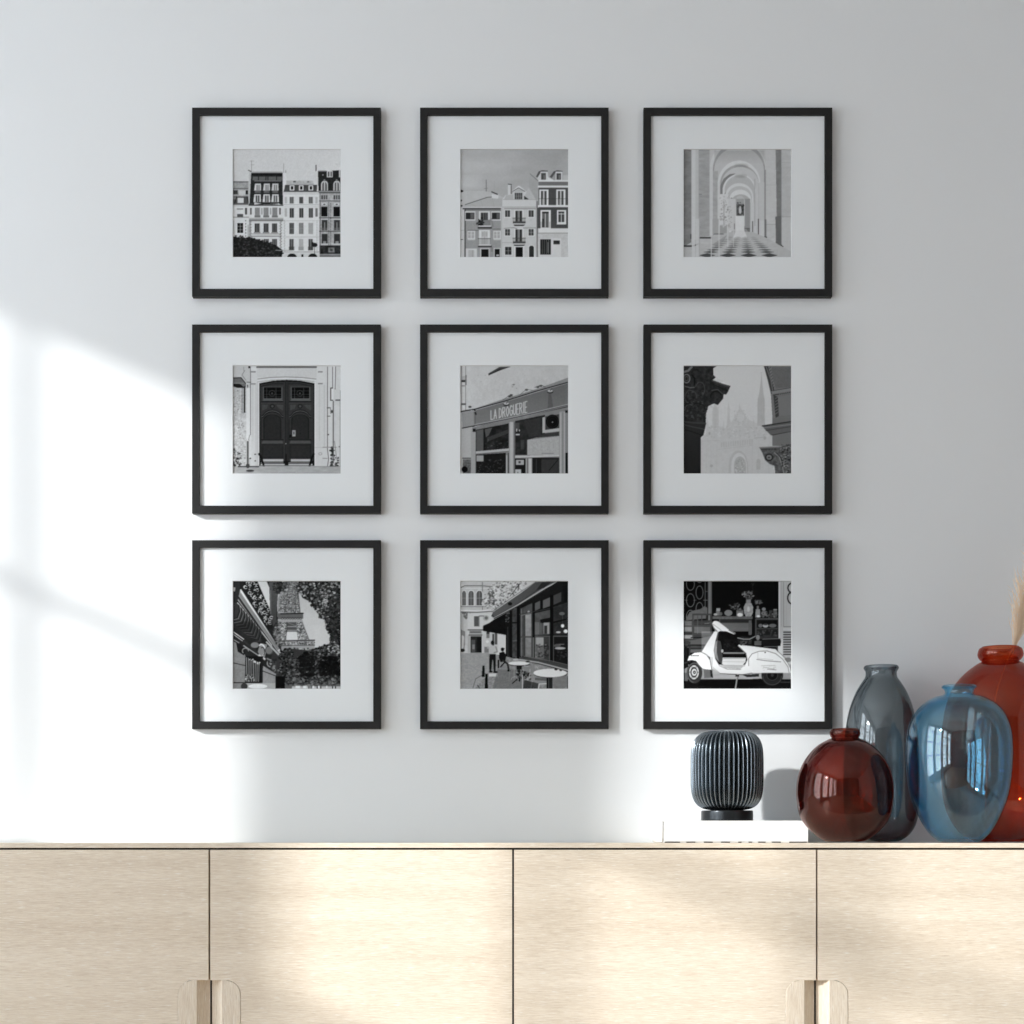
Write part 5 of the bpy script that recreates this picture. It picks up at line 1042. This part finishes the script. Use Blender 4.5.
vase('glass_vase', 'tall smoke grey glass vase with narrow neck, behind the maroon vase', (881.2 - 512) / sy(Yg), Yg, sy(Yg),
     [(14, 841.5), (20, 840), (28, 834), (34, 824), (36.5, 810), (37.4, 785), (37, 755), (35.2, 730), (31, 708), (25, 692), (19, 682), (15.8, 677), (15.4, 672), (16.4, 670), (17.3, 668), (16.6, 666.2)], G_grey)
vase('glass_vase', 'clear light blue glass vase with flat shoulders and a tiny neck', (959.2 - 512) / sy(Yb), Yb, sy(Yb),
     [(15, 841.5), (21, 840.5), (31, 831), (40.5, 814.5), (47.8, 795), (51, 775), (52.3, 753), (51.2, 734), (48.3, 722), (43, 711.5), (35, 703), (25, 697), (16.5, 694.8), (14, 692.5), (14.5, 689.5), (17.2, 687), (16.6, 685.6)], G_blue)
vase('glass_vase', 'tall orange glass vase with thick rim holding dried pampas grass', (1000.4 - 512) / sy(Yo), Yo, sy(Yo),
     [(20, 841.5), (28, 840), (40, 832), (50, 817), (56, 797), (58, 770), (57.6, 740), (54.5, 712), (49, 693), (42, 681), (33, 671.5), (23, 664), (18.2, 661.5), (19.5, 660), (21.6, 657), (22.2, 653.5), (20.8, 648.8), (18.6, 647.4)], G_or, th=.0048)

# ------------------------------------------------------------------ pampas grass
OX = (1000.4 - 512) / sy(Yo); so = sy(Yo)
M_straw = mat('dried pampas straw', (.72, .56, .40), .8); M_plume = mat('pampas plume', (.80, .63, .46), .9)
pg = empty('pampas_grass', (OX, Yo, ZTOP + .011), 'beige dried pampas grass plume leaning from the orange vase', 'dried grass')
st = spline([(-.035, .02, .004), (-.028, .014, .20), (-.012, .004, .36), (.016, -.004, .455), (.036, -.006, .500), (.062, -.006, .58), (.10, -.004, .68)], 8)
obj('stem', tube(bmesh.new(), st, [.0016] * len(st), 6), M_straw, pg, True)
rnd = random.Random(8); bm = bmesh.new()
for k in range(520):
    t = rnd.random() ** 1.15; z0 = .470 + .25 * t
    cx = .030 + (z0 - .47) * .34; a = rnd.uniform(0, 2 * math.pi); L = rnd.uniform(.07, .15) * (1 - .4 * t); sp = rnd.uniform(.008, .032) * (.5 + 1.2 * min(1, t * 3))
    p0 = Vector((cx * .98, -.005, z0)); d = Vector((math.cos(a) * sp + .028 * rnd.uniform(.5, 1.4), math.sin(a) * sp, L))
    pts = [p0 + d * u + Vector((math.cos(a), math.sin(a), -.3)) * .010 * u * u * rnd.uniform(.2, 1.6) for u in (0, .3, .6, .85, 1)]
    tube(bm, pts, [.0005, .0008, .0009, .0007, .0002], 3)
obj('plume', bm, M_plume, pg)

# ------------------------------------------------------------------ light
sun = bpy.data.lights.new('sun', 'SUN'); sun.energy = 4.9; sun.angle = math.radians(1.8); sun.color = (1, .985, .955)
so_ = bpy.data.objects.new('sun', sun); C.objects.link(so_); so_.rotation_euler = Vector((1.55, 1, -.682)).to_track_quat('-Z', 'Y').to_euler()
w = bpy.data.worlds.new('sky'); sc.world = w; w.use_nodes = True
bg = w.node_tree.nodes['Background']; bg.inputs[0].default_value = (.88, .945, 1, 1); bg.inputs[1].default_value = 6.9
# ------------------------------------------------------------------ camera
cam = bpy.data.cameras.new('camera'); co = bpy.data.objects.new('camera', cam); C.objects.link(co); sc.camera = co
co.location = (0, -4.5, .8082); co.rotation_euler = (math.pi / 2, 0, 0)
cam.sensor_width = 36; cam.lens = 36 * 1692 / 1024; cam.shift_y = (839.5 - 512) / 1024; cam.clip_start = .05
sc.view_settings.view_transform = 'Standard'; sc.view_settings.look = 'None'; sc.view_settings.exposure = 0
cy = sc.cycles; cy.use_denoising = True; cy.max_bounces = 16; cy.diffuse_bounces = 6; cy.transmission_bounces = 14; cy.glossy_bounces = 6; cy.transparent_max_bounces = 12
cy.caustics_refractive = False; cy.caustics_reflective = False; cy.sample_clamp_indirect = 6
